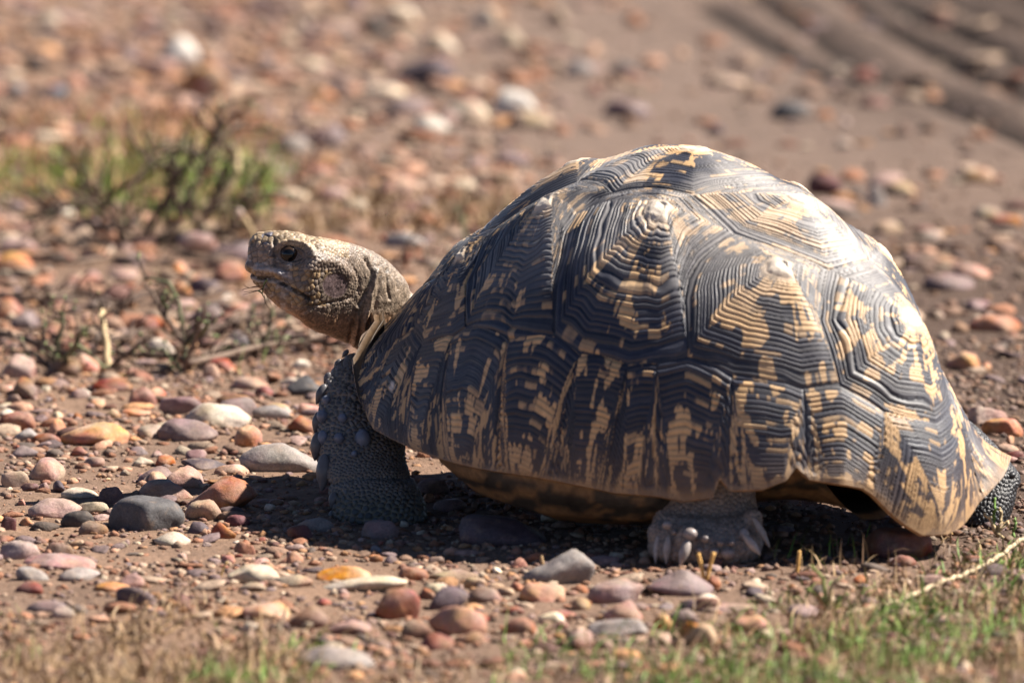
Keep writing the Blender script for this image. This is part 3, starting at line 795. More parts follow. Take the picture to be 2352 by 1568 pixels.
for (qx, qy, L_, W_, ax_) in ((734, 905, 26, 12, (-.45, -.1, -1)), (725, 970, 26, 12, (-.2, -.1, -1)), (724, 1025, 34, 15, (-.12, -.1, -1)), (740, 1085, 44, 18, (-.08, -.15, -1)), (733, 1052, 18, 10, (-.1, 0, -1)), (762, 1148, 20, 11, (-.25, -.3, -1)), (748, 868, 15, 8, (-.5, 0, -1)), (772, 835, 13, 7, (-.7, 0, -1)), (790, 812, 12, 6, (-.8, 0, -1)), (760, 1183, 13, 9, (-.3, -.2, -1))):
    lv, _ = on_leg(qx + 14, qy)
    p_ = at_y(qx + 3, qy, lv[1] + .004)
    horn('claw' if qy > 1130 else 'spur', p_, ax_, (L_ / SC, W_ / SC, W_ / SC * .9), (.10, .095, .10), curve=.0)
for (tx, ty_, bx, by, w_, Y_) in ((205, 672, 222, 500, 15, -.157), (277, 672, 292, 500, 19, -.165), (372, 684, 425, 525, 24, -.174), (905, 612, 805, 490, 20, -.172), (968, 560, 868, 372, 17, -.160)):
    T_, B_ = hp(tx, ty_, Y_ - .010), hp(bx, by, Y_ - .006)
    horn('claw', (T_ + B_) / 2, T_ - B_, (np.linalg.norm(T_ - B_) * .56, w_ * 1.5 * .3418 / SC, w_ * 1.5 * .3418 / SC), (.32, .27, .24))
for (tx, ty_, rx, ry) in ((690, 610, 50, 38), (785, 592, 38, 34), (440, 480, 48, 42), (540, 510, 32, 28), (285, 420, 34, 30), (800, 480, 34, 44), (600, 600, 34, 28), (330, 470, 22, 22), (640, 540, 26, 22), (500, 590, 24, 22), (720, 540, 24, 20)):
    p_ = hp(tx, ty_, -.1785 if 350 < tx < 760 else -.170)
    horn('scale', p_, (0, -.2, -1), (ry * .3418 / SC, rx * .3418 / SC, .004), (.24, .20, .185))
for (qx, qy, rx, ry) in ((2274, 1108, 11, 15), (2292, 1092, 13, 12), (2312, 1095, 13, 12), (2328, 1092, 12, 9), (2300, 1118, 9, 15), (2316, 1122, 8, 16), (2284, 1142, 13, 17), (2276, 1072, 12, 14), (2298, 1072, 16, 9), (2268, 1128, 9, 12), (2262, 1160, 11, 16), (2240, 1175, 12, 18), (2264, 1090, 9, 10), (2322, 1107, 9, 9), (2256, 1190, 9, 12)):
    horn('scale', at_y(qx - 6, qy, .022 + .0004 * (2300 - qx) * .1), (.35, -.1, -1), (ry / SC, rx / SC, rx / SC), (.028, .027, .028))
# grass bits held in the mouth
def wire(pts, r0, r1=None, n=5):
    pts = [np.asarray(p, float) for p in pts]; r1 = r0 if r1 is None else r1
    V, F = [], []; m = len(pts)
    for i, p in enumerate(pts):
        t = pts[min(i + 1, m - 1)] - pts[max(i - 1, 0)]; t = t / (np.linalg.norm(t) + 1e-9)
        x = np.cross(t, [.1, .2, 1]); x /= np.linalg.norm(x) + 1e-9; y = np.cross(t, x)
        r = r0 + (r1 - r0) * i / (m - 1)
        for k in range(n):
            a = 2 * math.pi * k / n; V.append(p + r * (x * math.cos(a) + y * math.sin(a)))
    for i in range(m - 1):
        for k in range(n):
            F.append((i * n + k, i * n + (k + 1) % n, (i + 1) * n + (k + 1) % n, (i + 1) * n + k))
    F.append(tuple(range(n))[::-1]); F.append(tuple(range((m - 1) * n, m * n)))
    return np.array(V), F
def curve_pts(P, k=5):
    P = [np.asarray(p, float) for p in P]; n = len(P); out = []
    for i in range(n - 1):
        p = [P[max(i - 1, 0)], P[i], P[i + 1], P[min(i + 2, n - 1)]]
        for j in range(k):
            t = j / k
            out.append(.5 * (2 * p[1] + (p[2] - p[0]) * t + (2 * p[0] - 5 * p[1] + 4 * p[2] - p[3]) * t * t + (3 * p[1] - p[0] - 3 * p[2] + p[3]) * t ** 3))
    out.append(P[-1]); return out
def join(parts):
    V = []; F = []; Cc = []; o = 0
    for v, f_, c in parts:
        V.append(v); F.extend([tuple(int(i) + o for i in q) for q in f_]); Cc.append(np.ones((len(v), 1)) * np.asarray(c)); o += len(v)
    return np.concatenate(V), F, np.concatenate(Cc)
my = HY - .014
parts_ = []
for pts_, c in (([(440, 700), (400, 770), (330, 770), (200, 800), (185, 812)], C(.07, .035, .03)), ([(400, 790), (340, 815), (200, 830)], C(.06, .03, .03)), ([(395, 800), (330, 820), (190, 858)], C(.05, .03, .03)),
                ([(400, 770), (260, 785), (215, 770), (190, 745)], C(.20, .09, .05)), ([(440, 700), (405, 760), (390, 850), (410, 890)], C(.16, .20, .07)), ([(410, 870), (425, 950), (475, 1015)], C(.06, .04, .03)),
                ([(420, 800), (440, 880), (490, 975)], C(.16, .09, .06)), ([(345, 815), (380, 840), (410, 895)], C(.14, .2, .06)), ([(450, 690), (425, 740), (400, 800)], C(.4, .34, .28))):
    v, f_ = wire(curve_pts([hw(a, b, my + .001 * i) for i, (a, b) in enumerate(pts_)]), 4.5 * .2197 / SC * (2.2 if c[0] > .35 or c[1] > .18 else 1), 2.5 * .2197 / SC)
    parts_.append((v, f_, c))
v, f_, c = join(parts_)
tag(link('grass_sprig', new_mesh('grass_sprig', v, f_, c, True, M_GRASS)), 'short brown and green grass sprig held in the tortoise\'s mouth', 'grass')
# ------------------------------------------------------------------ the ground: one sheet, fine near the tortoise, on to the horizon
RUTS = [[(2060, -60), (2200, 12), (2420, 95)], [(1990, -60), (2110, 38), (2230, 84), (2420, 175)], [(1900, -50), (2045, 60), (2200, 140), (2420, 250)], [(1720, -20), (1830, 52), (1985, 158), (2150, 225), (2420, 345)], [(2170, -60), (2290, -5), (2420, 40)], [(1620, 20), (1780, 110), (1950, 200)]]
RUTG = [[tuple(on_ground(*p)[:2]) for p in r] for r in RUTS]
def gheight(x, y):
    x = np.asarray(x, float); y = np.asarray(y, float)
    h = .010 * (fbm(x * 3.1, y * 3.1, 0, 201) - .5) + .0045 * (fbm(x * 16, y * 16, 0, 202) - .5) + .0022 * (fbm(x * 70, y * 70, 0, 203, 2) - .5)
    h = h * sstep(6, 3, np.abs(y)) + 0
    far_ = (y > 1.5) & (x > .1)
    if np.any(far_):
        for k, r in enumerate(RUTG):
            d_, t_ = seg_dist(x, y, r)
            dep = (.013, .014, .014, .011, .011, .005)[k]
            h = np.where(far_, h - dep * np.exp(-(d_ / .020) ** 2) + .0035 * np.exp(-((d_ - .045) / .022) ** 2), h)
    # the mound of dust pushed up behind the foreleg stays flat under the body
    return h
def axis(a0, a1, step, lim, grow=1.12):
    c = list(np.arange(a0, a1 + 1e-9, step)); s = step; v = a1
    while v < lim: s *= grow; v += s; c.append(v)
    s = step; v = a0
    while v > -lim: s *= grow; v -= s; c.insert(0, v)
    return np.array(c)
gx = axis(-.54, .56, .0045, 70)
gy = np.concatenate([axis(-.75, .75, .0045, .76, 1.03), np.arange(.765, 4.4, .0125)]); gy = np.concatenate([gy, axis(0, .1, .03, 90, 1.12)[axis(0, .1, .03, 90, 1.12) > .1] + 4.4])
gy = np.concatenate([-np.geomspace(60, .80, 30), gy])
GX, GY = np.meshgrid(gx, gy, indexing='ij')
GZ = gheight(GX, GY)
fine = (np.abs(GX) < .7) & (GY > -.85) & (GY < 1.2)
GZ = GZ + np.where(fine, .0016 * (fbm(GX * 210, GY * 210, 0, 204, 2) - .5), 0)
SAND = np.array([.225, .140, .092]); SOIL_WITH_SHADOW = np.array([.085, .056, .042]); DUST = np.array([.185, .130, .102]); GREY = np.array([.145, .098, .074])
gpx, gpy, _d = projw(np.stack([GX, GY, 0 * GX], -1))
n1 = fbm(GX * 6, GY * 6, 0, 210, 4)[..., None]; n2 = fbm(GX * 45, GY * 45, 0, 211, 3)[..., None]
gc = SAND * n1 + GREY * (1 - n1)
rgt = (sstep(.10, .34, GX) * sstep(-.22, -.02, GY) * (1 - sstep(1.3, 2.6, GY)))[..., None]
gc = gc * (1 - rgt) + SOIL_WITH_SHADOW * rgt  # dark soil on the right, self-shadow of its coarse grit included in the colour
fr_ = (sstep(1.0, 2.4, GY) * sstep(-.35, .1, GX))[..., None]; gc = gc * (1 - fr_) + (DUST * .86) * fr_
rtz = (sstep(1.9, 2.6, GY) * sstep(.12, .4, GX))[..., None]; gc = gc * (1 - .25 * rtz)
for r_ in RUTG:
    dr_, _t = seg_dist(GX, GY, r_); gc = gc * (1 - .85 * (np.exp(-(dr_ / .016) ** 2) * (GY > 1.2)))[..., None]  # shading of the rut grooves painted into the soil colour
gc = gc * (.78 + .44 * n2)
nxg, nyg = GX.shape
vid = np.arange(nxg * nyg).reshape(nxg, nyg)
gf = np.stack([vid[:-1, :-1], vid[1:, :-1], vid[1:, 1:], vid[:-1, 1:]], -1).reshape(-1, 4)
M_GROUND = mat('gritty_earth', .92, .15, [(160, .5, .004, 'noise'), (700, .6, .0016, 'noise'), (1400, .5, .0009, 'vor')], attr='col', var=.22)
ground = link('ground', new_mesh('ground', np.stack([GX, GY, GZ], -1).reshape(-1, 3), gf, gc.reshape(-1, 3), True, M_GROUND))
tag(ground, kind='structure')

# ------------------------------------------------------------------ stones
def stone_mesh(name, seed, sub=3, angular=.3, dims=(1, 1, 1)):
    import bmesh
    rg = np.random.default_rng(seed)
    bm = bmesh.new(); bmesh.ops.create_icosphere(bm, subdivisions=sub, radius=1.0)
    D_ = np.array([v.co[:] for v in bm.verts]); F_ = np.array([[v.index for v in f.verts] for f in bm.faces])
    bm.free(); D_ /= np.linalg.norm(D_, axis=1, keepdims=True)
    npl = 12
    nrm = rg.normal(size=(npl, 3)); nrm[0] = (rg.normal() * .12, rg.normal() * .12, 1); nrm[1] = (0, 0, -1)
    nrm /= np.linalg.norm(nrm, axis=1, keepdims=True)
    off = .50 + .50 * rg.random(npl) if angular > .6 else .64 + .36 * rg.random(npl)
    pw = 5 + 22 * angular
    den = np.maximum(D_ @ nrm.T, 1e-3) / off
    r = (1.0 + (den ** pw).sum(1)) ** (-1 / pw)
    r *= 1 + .07 * (fbm(D_[:, 0] * 1.6 + seed, D_[:, 1] * 1.6, D_[:, 2] * 1.6, seed) - .5) * 2 + (.07 + .08 * angular) * (fbm(D_[:, 0] * 5 + seed, D_[:, 1] * 5, D_[:, 2] * 5, seed + 3) - .5)
    V_ = D_ * r[:, None]
    V_[:, :2] *= (1 - .38 * np.clip(V_[:, 2:3], 0, 1) ** 1.3)
    V_ /= np.abs(V_).max(0)
    return new_mesh(name, V_ * np.array(dims), F_, None, True, M_STONE)
M_STONE = bpy.data.materials.new('weathered_stone'); M_STONE.use_nodes = True
nt = M_STONE.node_tree; b = nt.nodes['Principled BSDF']; b.inputs['Roughness'].default_value = .7; b.inputs['Specular IOR Level'].default_value = .35
geo = nt.nodes.new('ShaderNodeNewGeometry'); oi = nt.nodes.new('ShaderNodeObjectInfo')
def nse(scale, det, rough=.55, w=None):
    n = nt.nodes.new('ShaderNodeTexNoise'); n.noise_dimensions = '4D'; n.inputs['Scale'].default_value = scale; n.inputs['Detail'].default_value = det; n.inputs['Roughness'].default_value = rough
    nt.links.new(geo.outputs['Position'], n.inputs['Vector']); nt.links.new(oi.outputs['Random'], n.inputs['W']); return n.outputs[0]
def rmp(src, a, b_, c, d_):
    m = nt.nodes.new('ShaderNodeMapRange'); m.inputs[1].default_value = a; m.inputs[2].default_value = b_; m.inputs[3].default_value = c; m.inputs[4].default_value = d_
    nt.links.new(src, m.inputs[0]); return m.outputs[0]
hs = nt.nodes.new('ShaderNodeHueSaturation'); nt.links.new(oi.outputs['Color'], hs.inputs['Color'])
nt.links.new(rmp(nse(55, 3), .3, .7, .47, .53), hs.inputs['Hue']); nt.links.new(rmp(nse(38, 4), .3, .7, .55, 1.25), hs.inputs['Saturation']); nt.links.new(rmp(nse(90, 6, .65), .3, .7, .62, 1.32), hs.inputs['Value'])
sv = nt.nodes.new('ShaderNodeVectorMath'); sv.operation = 'SCALE'; nt.links.new(hs.outputs[0], sv.inputs[0]); nt.links.new(rmp(nse(900, 3, .7), .35, .7, .72, 1.25), sv.inputs['Scale'])
mxd = nt.nodes.new('ShaderNodeMix'); mxd.data_type = 'RGBA'; mxd.inputs[7].default_value = (.36, .25, .17, 1)
nt.links.new(sv.outputs[0], mxd.inputs[6])
nt.links.new(rmp(nse(70, 7, .7), .52, .72, 0, .55), mxd.inputs[0])
nt.links.new(mxd.outputs[2], b.inputs['Base Color'])
bpA = nt.nodes.new('ShaderNodeBump'); bpA.inputs['Strength'].default_value = .5; bpA.inputs['Distance'].default_value = .0016; nt.links.new(nse(260, 6, .6), bpA.inputs['Height'])
bpB = nt.nodes.new('ShaderNodeBump'); bpB.inputs['Strength'].default_value = .5; bpB.inputs['Distance'].default_value = .0005; nt.links.new(nse(1300, 3, .6), bpB.inputs['Height']); nt.links.new(bpA.outputs[0], bpB.inputs['Normal'])
nt.links.new(bpB.outputs[0], b.inputs['Normal'])

PAL = dict(slate=(.105, .105, .115), mauve=(.25, .175, .18), pink=(.42, .27, .22), salmon=(.52, .27, .17), red=(.27, .095, .06), rust=(.33, .125, .06), orange=(.52, .25, .10), brown=(.26, .15, .10), tan=(.43, .31, .22), cream=(.58, .47, .34),
           white=(.66, .60, .53), grey=(.31, .28, .275), ochre=(.46, .29, .14), purple=(.12, .085, .105), wine=(.14, .05, .048), blue=(.16, .185, .24), dark=(.085, .07, .065), rose=(.36, .235, .21))
STONES = '''
334 1176 178 86 slate r|large dark grey oval stone lying in the shadow beside a small pale pointed stone
466 1171 92 54 tan a|small pale pointed stone between the large dark grey oval stone and the rust red slab
501 1134 182 74 rust a|broad rust red slab with a sharp edge at the border of the shadow
369 1126 152 46 pink r|flat pinkish stone partly behind the large dark grey oval stone
254 1134 60 50 purple a|rough dark purple lump left of the flat pinkish stone
125 1166 130 46 rose r|grey pink flat stone in the sun left of the rough dark lump
179 1192 86 36 dark r|small black stone just left of the large dark grey oval stone
212 1211 74 30 brown r|low brown stone in shadow in front of the small black stone
210 1169 82 30 tan r|sandy flat stone between the grey pink stone and the large dark grey oval stone
644 1051 196 68 grey r|long pale grey stone behind the foreleg with a crack in it
497 957 160 60 cream r|cream saddle shaped stone brightest on the left gravel
424 988 152 50 mauve r|smooth mauve grey oval stone in front of the cream saddle shaped stone
217 995 164 56 orange r|long orange brown rounded stone left of the mauve grey oval stone
570 999 68 60 orange a|angular orange lump right of the cream saddle shaped stone
132 981 52 38 salmon a|small bright salmon chunk above the left end of the long orange brown stone
320 912 80 44 rust r|rounded rust brown stone behind the mauve pointed stone
313 943 78 24 salmon r|narrow orange stone below the rounded rust brown stone
257 948 40 22 ochre r|tiny yellow orange nugget left of the narrow orange stone
414 929 106 50 mauve a|mauve pointed stone behind the cream saddle shaped stone
546 926 104 40 brown r|brown rounded stone behind the right end of the cream saddle stone
621 948 92 32 grey r|dusty grey flat stone right of the cream saddle stone
633 936 76 24 ochre r|yellow wedge behind the dusty grey flat stone
706 938 68 26 salmon r|orange wedge just left of the foreleg
694 971 72 40 rust a|angular brown red stone left of the foreleg above the white stone
696 888 102 46 slate r|blue grey stone touching the foreleg shadow at shoulder height
571 877 92 34 pink r|pinkish stone below the creeping twigs
480 853 48 36 salmon a|small upright salmon chip under the creeping twigs
692 833 44 24 cream r|small white pebble beside the creeping twig near the foreleg
42 846 98 54 pink r|large pink tan stone at the left edge of the picture
264 884 110 28 red a|long flat brick red stone left of the rounded rust brown stone
181 905 54 24 rose r|dull pink chip left of the long flat brick red stone
35 967 96 44 rust r|rust coloured stone at the left edge above the long orange brown stone
63 999 64 28 grey r|small grey flat stone left of the long orange brown stone
104 1009 72 26 rust a|reddish sliver touching the left end of the long orange brown stone
181 1037 42 22 rust r|small red nugget below the long orange brown stone
56 1037 72 26 mauve r|mauve flat pebble at the left edge under the small grey flat stone
463 1066 132 24 purple a|thin dark mauve flake left of the long pale grey stone
536 1077 92 26 salmon r|thin orange pink flake in front of the long pale grey stone
31 1099 72 40 tan r|tan rounded stone at the left edge in the sun
70 1120 50 20 wine r|small wine coloured pebble right of the tan rounded stone
181 1131 92 24 cream r|low cream stone behind the grey pink flat stone
21 1200 40 38 wine a|dark red broken lump at the left edge in the shadow line
45 1262 98 42 rose r|rounded pinkish brown stone at the left edge below the shadow
136 1262 70 28 brown r|brown rounded pebble right of the pinkish brown stone at the left edge
139 1291 182 32 rose r|very long pale mauve stone low on the left
73 1319 82 30 grey r|grey mauve pebble below the very long pale mauve stone
174 1317 112 30 grey r|grey tan flat pebble below the right end of the very long pale mauve stone
181 1244 50 20 ochre r|small yellow pebble in the lower left sun
299 1329 72 30 pink r|pink pebble right of the grey tan flat pebble
397 1237 90 32 cream a|cream stone cut by the edge of the tortoise's shadow
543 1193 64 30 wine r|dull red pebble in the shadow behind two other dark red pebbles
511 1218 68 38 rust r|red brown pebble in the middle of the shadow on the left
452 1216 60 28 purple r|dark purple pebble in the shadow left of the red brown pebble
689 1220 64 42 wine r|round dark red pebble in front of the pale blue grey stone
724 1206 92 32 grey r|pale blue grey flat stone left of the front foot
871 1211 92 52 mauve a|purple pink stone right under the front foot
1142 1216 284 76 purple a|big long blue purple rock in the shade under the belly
1030 1158 88 36 mauve r|mauve oval stone right of the front foot
996 1115 90 44 mauve r|grey mauve rounded stone behind the foreleg in a sun fleck
984 1138 32 22 orange r|tiny orange stone right behind the front foot
861 1262 34 18 blue r|small blue pebble in the shadow below the front foot
576 1319 134 46 cream r|speckled cream pink cobble first in the sunlit row below the shadow
669 1331 110 32 tan r|tan knobbly stone second in the sunlit row
801 1319 154 34 orange r|arched orange tan stone behind the long pale bar
834 1343 212 36 cream r|long pale cream bar shaped stone in front of the shadow
586 1346 80 22 tan r|low tan chip below the speckled cream pink cobble
610 1402 114 42 orange r|orange pebble below the sunlit row
918 1390 120 74 rust a|blocky red brown stone right of the long pale bar
312 1365 98 50 purple a|dark purple stone standing in the dry grass edge
708 1416 98 54 brown r|dusty brown rounded stone below the long pale bar
1060 1424 162 74 salmon r|large salmon pink stone near the bottom in the middle
957 1443 86 52 brown r|brown stone left of the large salmon pink stone
801 1443 110 34 rose r|flat rose stone below the dusty brown rounded stone
762 1509 212 52 grey r|blurred long grey white stone at the bottom edge
71 1350 74 28 red r|red pebble under the grey mauve pebble on the left
259 1348 88 22 orange r|thin orange pebble left of the dark purple stone
107 1394 98 26 mauve r|flat mauve grey pebble at the grass edge on the left
142 1409 70 26 pink r|pinkish pebble at the top of the dry grass
1050 1319 128 24 tan r|thin curved tan stone below the blue purple rock
1094 1338 60 26 ochre r|ochre pebble under the thin curved tan stone
942 1316 86 32 rust a|crumbly red stone behind the right end of the long pale bar
1289 1304 182 80 grey a|pale dusty mound shaped rock in the front row
1423 1357 152 54 rose r|long dusty pink stone leaning on the pale mound shaped rock
1246 1359 108 44 salmon r|salmon stone below the pale mound shaped rock
1557 1338 166 60 mauve r|smooth red mauve stone in front of the hind foot
1439 1407 108 56 pink a|pale pink block with flat top in the lower middle
1520 1426 48 36 orange r|upright orange pebble right of the pale pink block
1670 1392 138 24 pink r|thin long pink tan stone right of the orange pebble
1573 1418 92 38 mauve r|dull mauve stone under the thin long pink tan stone
1640 1333 36 40 orange a|small orange cube of stone beside the forked straw
1434 1445 172 38 grey r|flat grey pink slab under the pale pink block
1118 1364 92 42 brown r|pinkish brown stone left of the salmon stone in the front row
1268 1416 64 28 cream r|small pinkish white chip left of the pale pink block
1198 1440 92 38 rust r|dull red stone between the salmon pink stone and the grey pink slab
2070 1247 172 66 rust r|rust red stone under the rear rim of the shell
2077 1287 62 26 brown r|brown pebble in front of the rust red stone
1874 1338 42 26 rust a|small red brown crumb on the bare soil right of the straws
2142 1333 66 28 rose r|tan rose pebble beside the creeping grass runner
2150 592 152 38 brown r|long brown flat stone behind the shell on the right
2231 619 94 32 salmon r|orange brown flat stone right of the long brown stone
2183 647 122 38 mauve r|mauve flat stone below the long brown stone
2249 701 90 24 mauve r|low mauve stone further down the right side
2216 827 82 52 orange r|rounded orange brown stone closest behind the shell rear
2290 742 130 44 salmon r|flat salmon stone near the right edge
2037 522 72 30 tan r|tan stone just above the rear slope of the shell
2136 541 92 24 tan r|thin tan stone right of the tan stone above the rear slope
2311 508 82 28 rust r|rust coloured stone near the right edge at shell top height
2070 432 78 38 ochre r|ochre block right of the shell top
2258 404 86 36 ochre r|ochre flat stone near the right edge
2015 447 52 56 grey r|grey leaning stone left of the ochre block
1968 446 42 28 dark r|small dark stone left of the grey leaning stone
1895 422 82 52 wine r|dusky red stone right behind the top of the shell
2264 952 112 42 pink r|pink lobed stone above the rear rim flare
2302 980 96 42 salmon r|second pink stone overlapping the lobed one by the rear rim flare
2334 1046 52 22 wine r|dark red stone at the right edge behind the far hind foot
2312 1030 62 22 tan r|tan chip under the rear rim flare
2316 1054 48 18 salmon r|small orange chip below the rear rim flare
420 112 96 60 white r|bright white blurred stone far back on the left
469 190 116 78 orange r|vivid orange blurred stone far back on the left
980 160 148 70 purple a|large dark faced blurred rock with a grey right side far behind the head
1010 97 80 46 cream r|cream blurred stone above the large dark faced rock
862 60 62 42 dark r|small black blurred stone near the top edge
908 36 102 50 cream r|pinkish cream blurred stone at the top edge
747 70 132 46 pink r|wide pink blurred stone near the top
361 158 102 42 pink r|pale pink blurred stone left of the vivid orange one
351 65 112 38 mauve r|mauve blurred stone above the bright white one
112 46 62 42 cream r|cream blurred stone in the top left corner
879 212 112 34 cream r|cream yellow blurred flat stone left below the dark faced rock
1060 258 124 46 cream r|cream blurred oval stone behind the front of the shell
986 285 92 34 white r|whitish blurred stone left below the cream oval
938 246 112 36 mauve r|mauve blurred stone between the cream yellow and cream oval stones
664 332 92 42 grey r|grey white blurred stone right of the twiggy bush
752 314 102 52 mauve r|mauve blurred stone right of the grey white one
928 430 142 46 pink r|long pinkish tan blurred stone above the neck
767 446 82 38 pink r|pink blurred stone left of the long pinkish tan one
218 368 62 54 salmon r|round salmon blurred stone inside the green grass patch
737 217 78 32 orange r|small orange blurred stone above the grey white one
620 163 66 36 slate r|dark grey blurred stone right of the vivid orange one
40 207 62 38 grey r|grey blurred stone at the left edge above the grass patch
137 217 72 36 blue r|bluish blurred stone above the grass patch
166 188 62 38 salmon r|orange pink blurred stone above the bluish one
83 148 52 38 dark r|dark blurred stone near the left edge
1177 233 118 56 white r|white blurred stone with a sandy foot behind the shell front
1214 275 112 42 tan r|tan blurred stone under the white one
1284 40 68 44 tan r|tan blurred stone at the top middle
1110 40 72 46 cream r|cream blurred stone at the top edge right of the dark faced rock
1173 90 74 48 cream r|pale cream blurred stone below the top edge in the middle
1439 250 112 44 mauve a|mauve blurred stone with a long shadow above the shell front
1820 252 106 46 slate r|dark grey lone blurred stone above the shell
1665 187 102 32 tan r|flat tan blurred stone above the shell top
1327 158 80 38 grey r|grey blurred stone above the front of the shell
1434 157 72 32 slate r|darker grey blurred stone right of the grey one
1160 414 124 44 brown r|brown mauve long stone behind the front slope of the shell
40 561 90 36 pink r|pink stone at the left edge under the grass patch
30 602 102 42 orange r|orange brown stone at the left edge
448 552 98 56 pink r|pinkish slab left of the head above a brown stone
527 627 92 46 rust r|orange brown oval stone just left of the snout
300 596 78 34 mauve r|mauve stone left of the pinkish slab
272 627 98 30 pink r|flat pink stone under the mauve stone
466 657 86 38 purple r|dark purple oval stone left below the snout
404 666 72 50 salmon r|red pink stone left of the dark purple oval
475 719 76 44 mauve r|mauve rounded stone below the dark purple oval
545 785 92 48 purple r|nearly black stone under the chin among twigs
562 714 92 42 salmon r|salmon stone below the grass sprig
369 798 68 46 cream r|cream stone among the low twigs
62 737 78 46 mauve r|mauve pink stone at the left among the low plants
334 741 92 34 rust r|rust coloured flat stone among the low twigs
387 745 42 26 orange r|small orange stone at the end of the rust coloured flat stone
453 754 58 42 rose r|grey pink stone left of the nearly black stone
242 776 92 36 tan r|tan flat stone between the low green plants
923 547 112 44 grey r|pale grey stone behind the neck
545 578 112 62 mauve r|mauve pink boulder directly behind the snout
'''
STN = [l for l in STONES.strip().split('\n')]
placed = []
def put_stone(cx, cy, w, h, col, ang, label, seed, cat='stone', mesh=None, group=None, yaw=None):
    if mesh is not None and 'medium' in label: cat = 'stone'
    gz = 0.0
    for _ in range(2):
        g_ = on_ground(cx, cy + h * .5, gz); gz = float(gheight(g_[0], g_[1]))
    s_ = scale_at(g_)
    W = w / s_; rg = random.Random(seed)
    dp = W * rg.uniform(.55, .85)
    e_l = math.atan2(CAM[2] - gz, g_[1] - CAM[1])
    Hh = (h / s_ - dp * .30 * math.sin(e_l)) / math.cos(e_l)
    Hh = max(Hh, .12 * W)
    yw = rg.uniform(-.25, .25) if yaw is None else yaw
    me = mesh or stone_mesh('stone', seed, 4 if W > .03 and g_[1] < .8 else 3, .85 if ang else rg.uniform(.45, .95))
    o = link('stone' if cat == 'stone' else 'pebble', me)
    o.location = (g_[0], g_[1] + dp * .46, gz + Hh * .24)
    o.scale = (W / 2, dp / 2, Hh * .76)
    o.rotation_euler = (rg.uniform(-.08, .08), rg.uniform(-.12, .12), yw)
    k = .85 + .3 * rg.random()
    lt_ = 1.12 if min(col) > .33 else 1.0                     # the pale quartz stones stay clean
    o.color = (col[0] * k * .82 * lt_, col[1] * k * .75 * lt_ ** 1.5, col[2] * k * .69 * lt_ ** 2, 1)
    tag(o, label, cat, group)
    placed.append((g_[0], g_[1] + dp * .46, max(W, dp) / 2))
    return o
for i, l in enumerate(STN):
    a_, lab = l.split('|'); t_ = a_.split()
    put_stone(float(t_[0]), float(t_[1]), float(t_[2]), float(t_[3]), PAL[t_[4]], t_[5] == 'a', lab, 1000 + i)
# smaller pebbles one could still pick up singly
rg = random.Random(7)
pm = [stone_mesh('pebble', 5000 + i, 3, rg.uniform(.5, .95)) for i in range(14)]
ZONES = [((0, 860, 560, 1330), 'small pebble in the sunlit gravel at the left', 44), ((560, 860, 730, 1330), 'small pebble on the dust left of the front foot', 8), ((430, 1200, 1500, 1310), 'small shaded pebble on the ground in the tortoise\'s shadow', 30),
         ((480, 1330, 1750, 1460), 'small sunlit pebble between the cobbles of the front row', 20), ((0, 560, 560, 860), 'small pebble between the low dry twigs', 40),
         ((0, 0, 1250, 540), 'small blurred pebble in the far gravel on the left', 60), ((2020, 420, 2352, 1180), 'small pebble on the dark gritty soil at the right', 34), ((1250, 20, 2000, 330), 'small blurred pebble on the far bare dust', 12), ((1750, 1330, 2352, 1420), 'small pebble at the edge of the grass in the lower right corner', 10)]
cols_l = ['rose', 'rust', 'salmon', 'tan', 'brown', 'brown', 'orange', 'mauve', 'cream', 'rust', 'pink', 'red', 'purple', 'salmon']
cnt = 0
def clear_of(x, y, r, lst): return all((x - a) ** 2 + (y - b_) ** 2 > (.9 * (r + c_)) ** 2 for a, b_, c_ in lst)
ZONES = [((980, 1345, 1760, 1480), 'medium flat stone packed among the front row below the belly', 34, 2.2), ((0, 870, 720, 1120), 'medium flat stone in the sunlit gravel left of the foreleg', 26, 1.9), ((0, 560, 800, 860), 'medium flat stone beneath the dry twigs', 30, 1.9)] + [z_ + (1.0,) for z_ in ZONES]
for (x0, y0, x1, y1), lab, n_, mul in ZONES:
    k = 0; tries = 0
    while k < n_ and tries < 3000:
        tries += 1
        qx, qy = rg.uniform(x0, x1), rg.uniform(y0, y1); g_ = on_ground(qx, qy)
        w = mul * rg.choice([22, 26, 30, 36, 44, 54]) * (1.25 if qy < 500 else 1)
        if qx > 2000 and qy > 500: w *= .7
        if not clear_of(g_[0], g_[1], w / 2 / scale_at(g_), placed): continue
        put_stone(qx, qy, w, w * rg.uniform(.30, .55), PAL[rg.choice(cols_l[:8] if qx > 2000 else cols_l)], rg.random() < .7, lab, 9000 + cnt, 'pebble', pm[cnt % 14], lab.replace('small ', '', 1).replace('medium ', '', 1).replace('pebble', 'pebbles', 1).replace('flat stone', 'flat stones', 1), rg.uniform(-3, 3))
        k += 1; cnt += 1
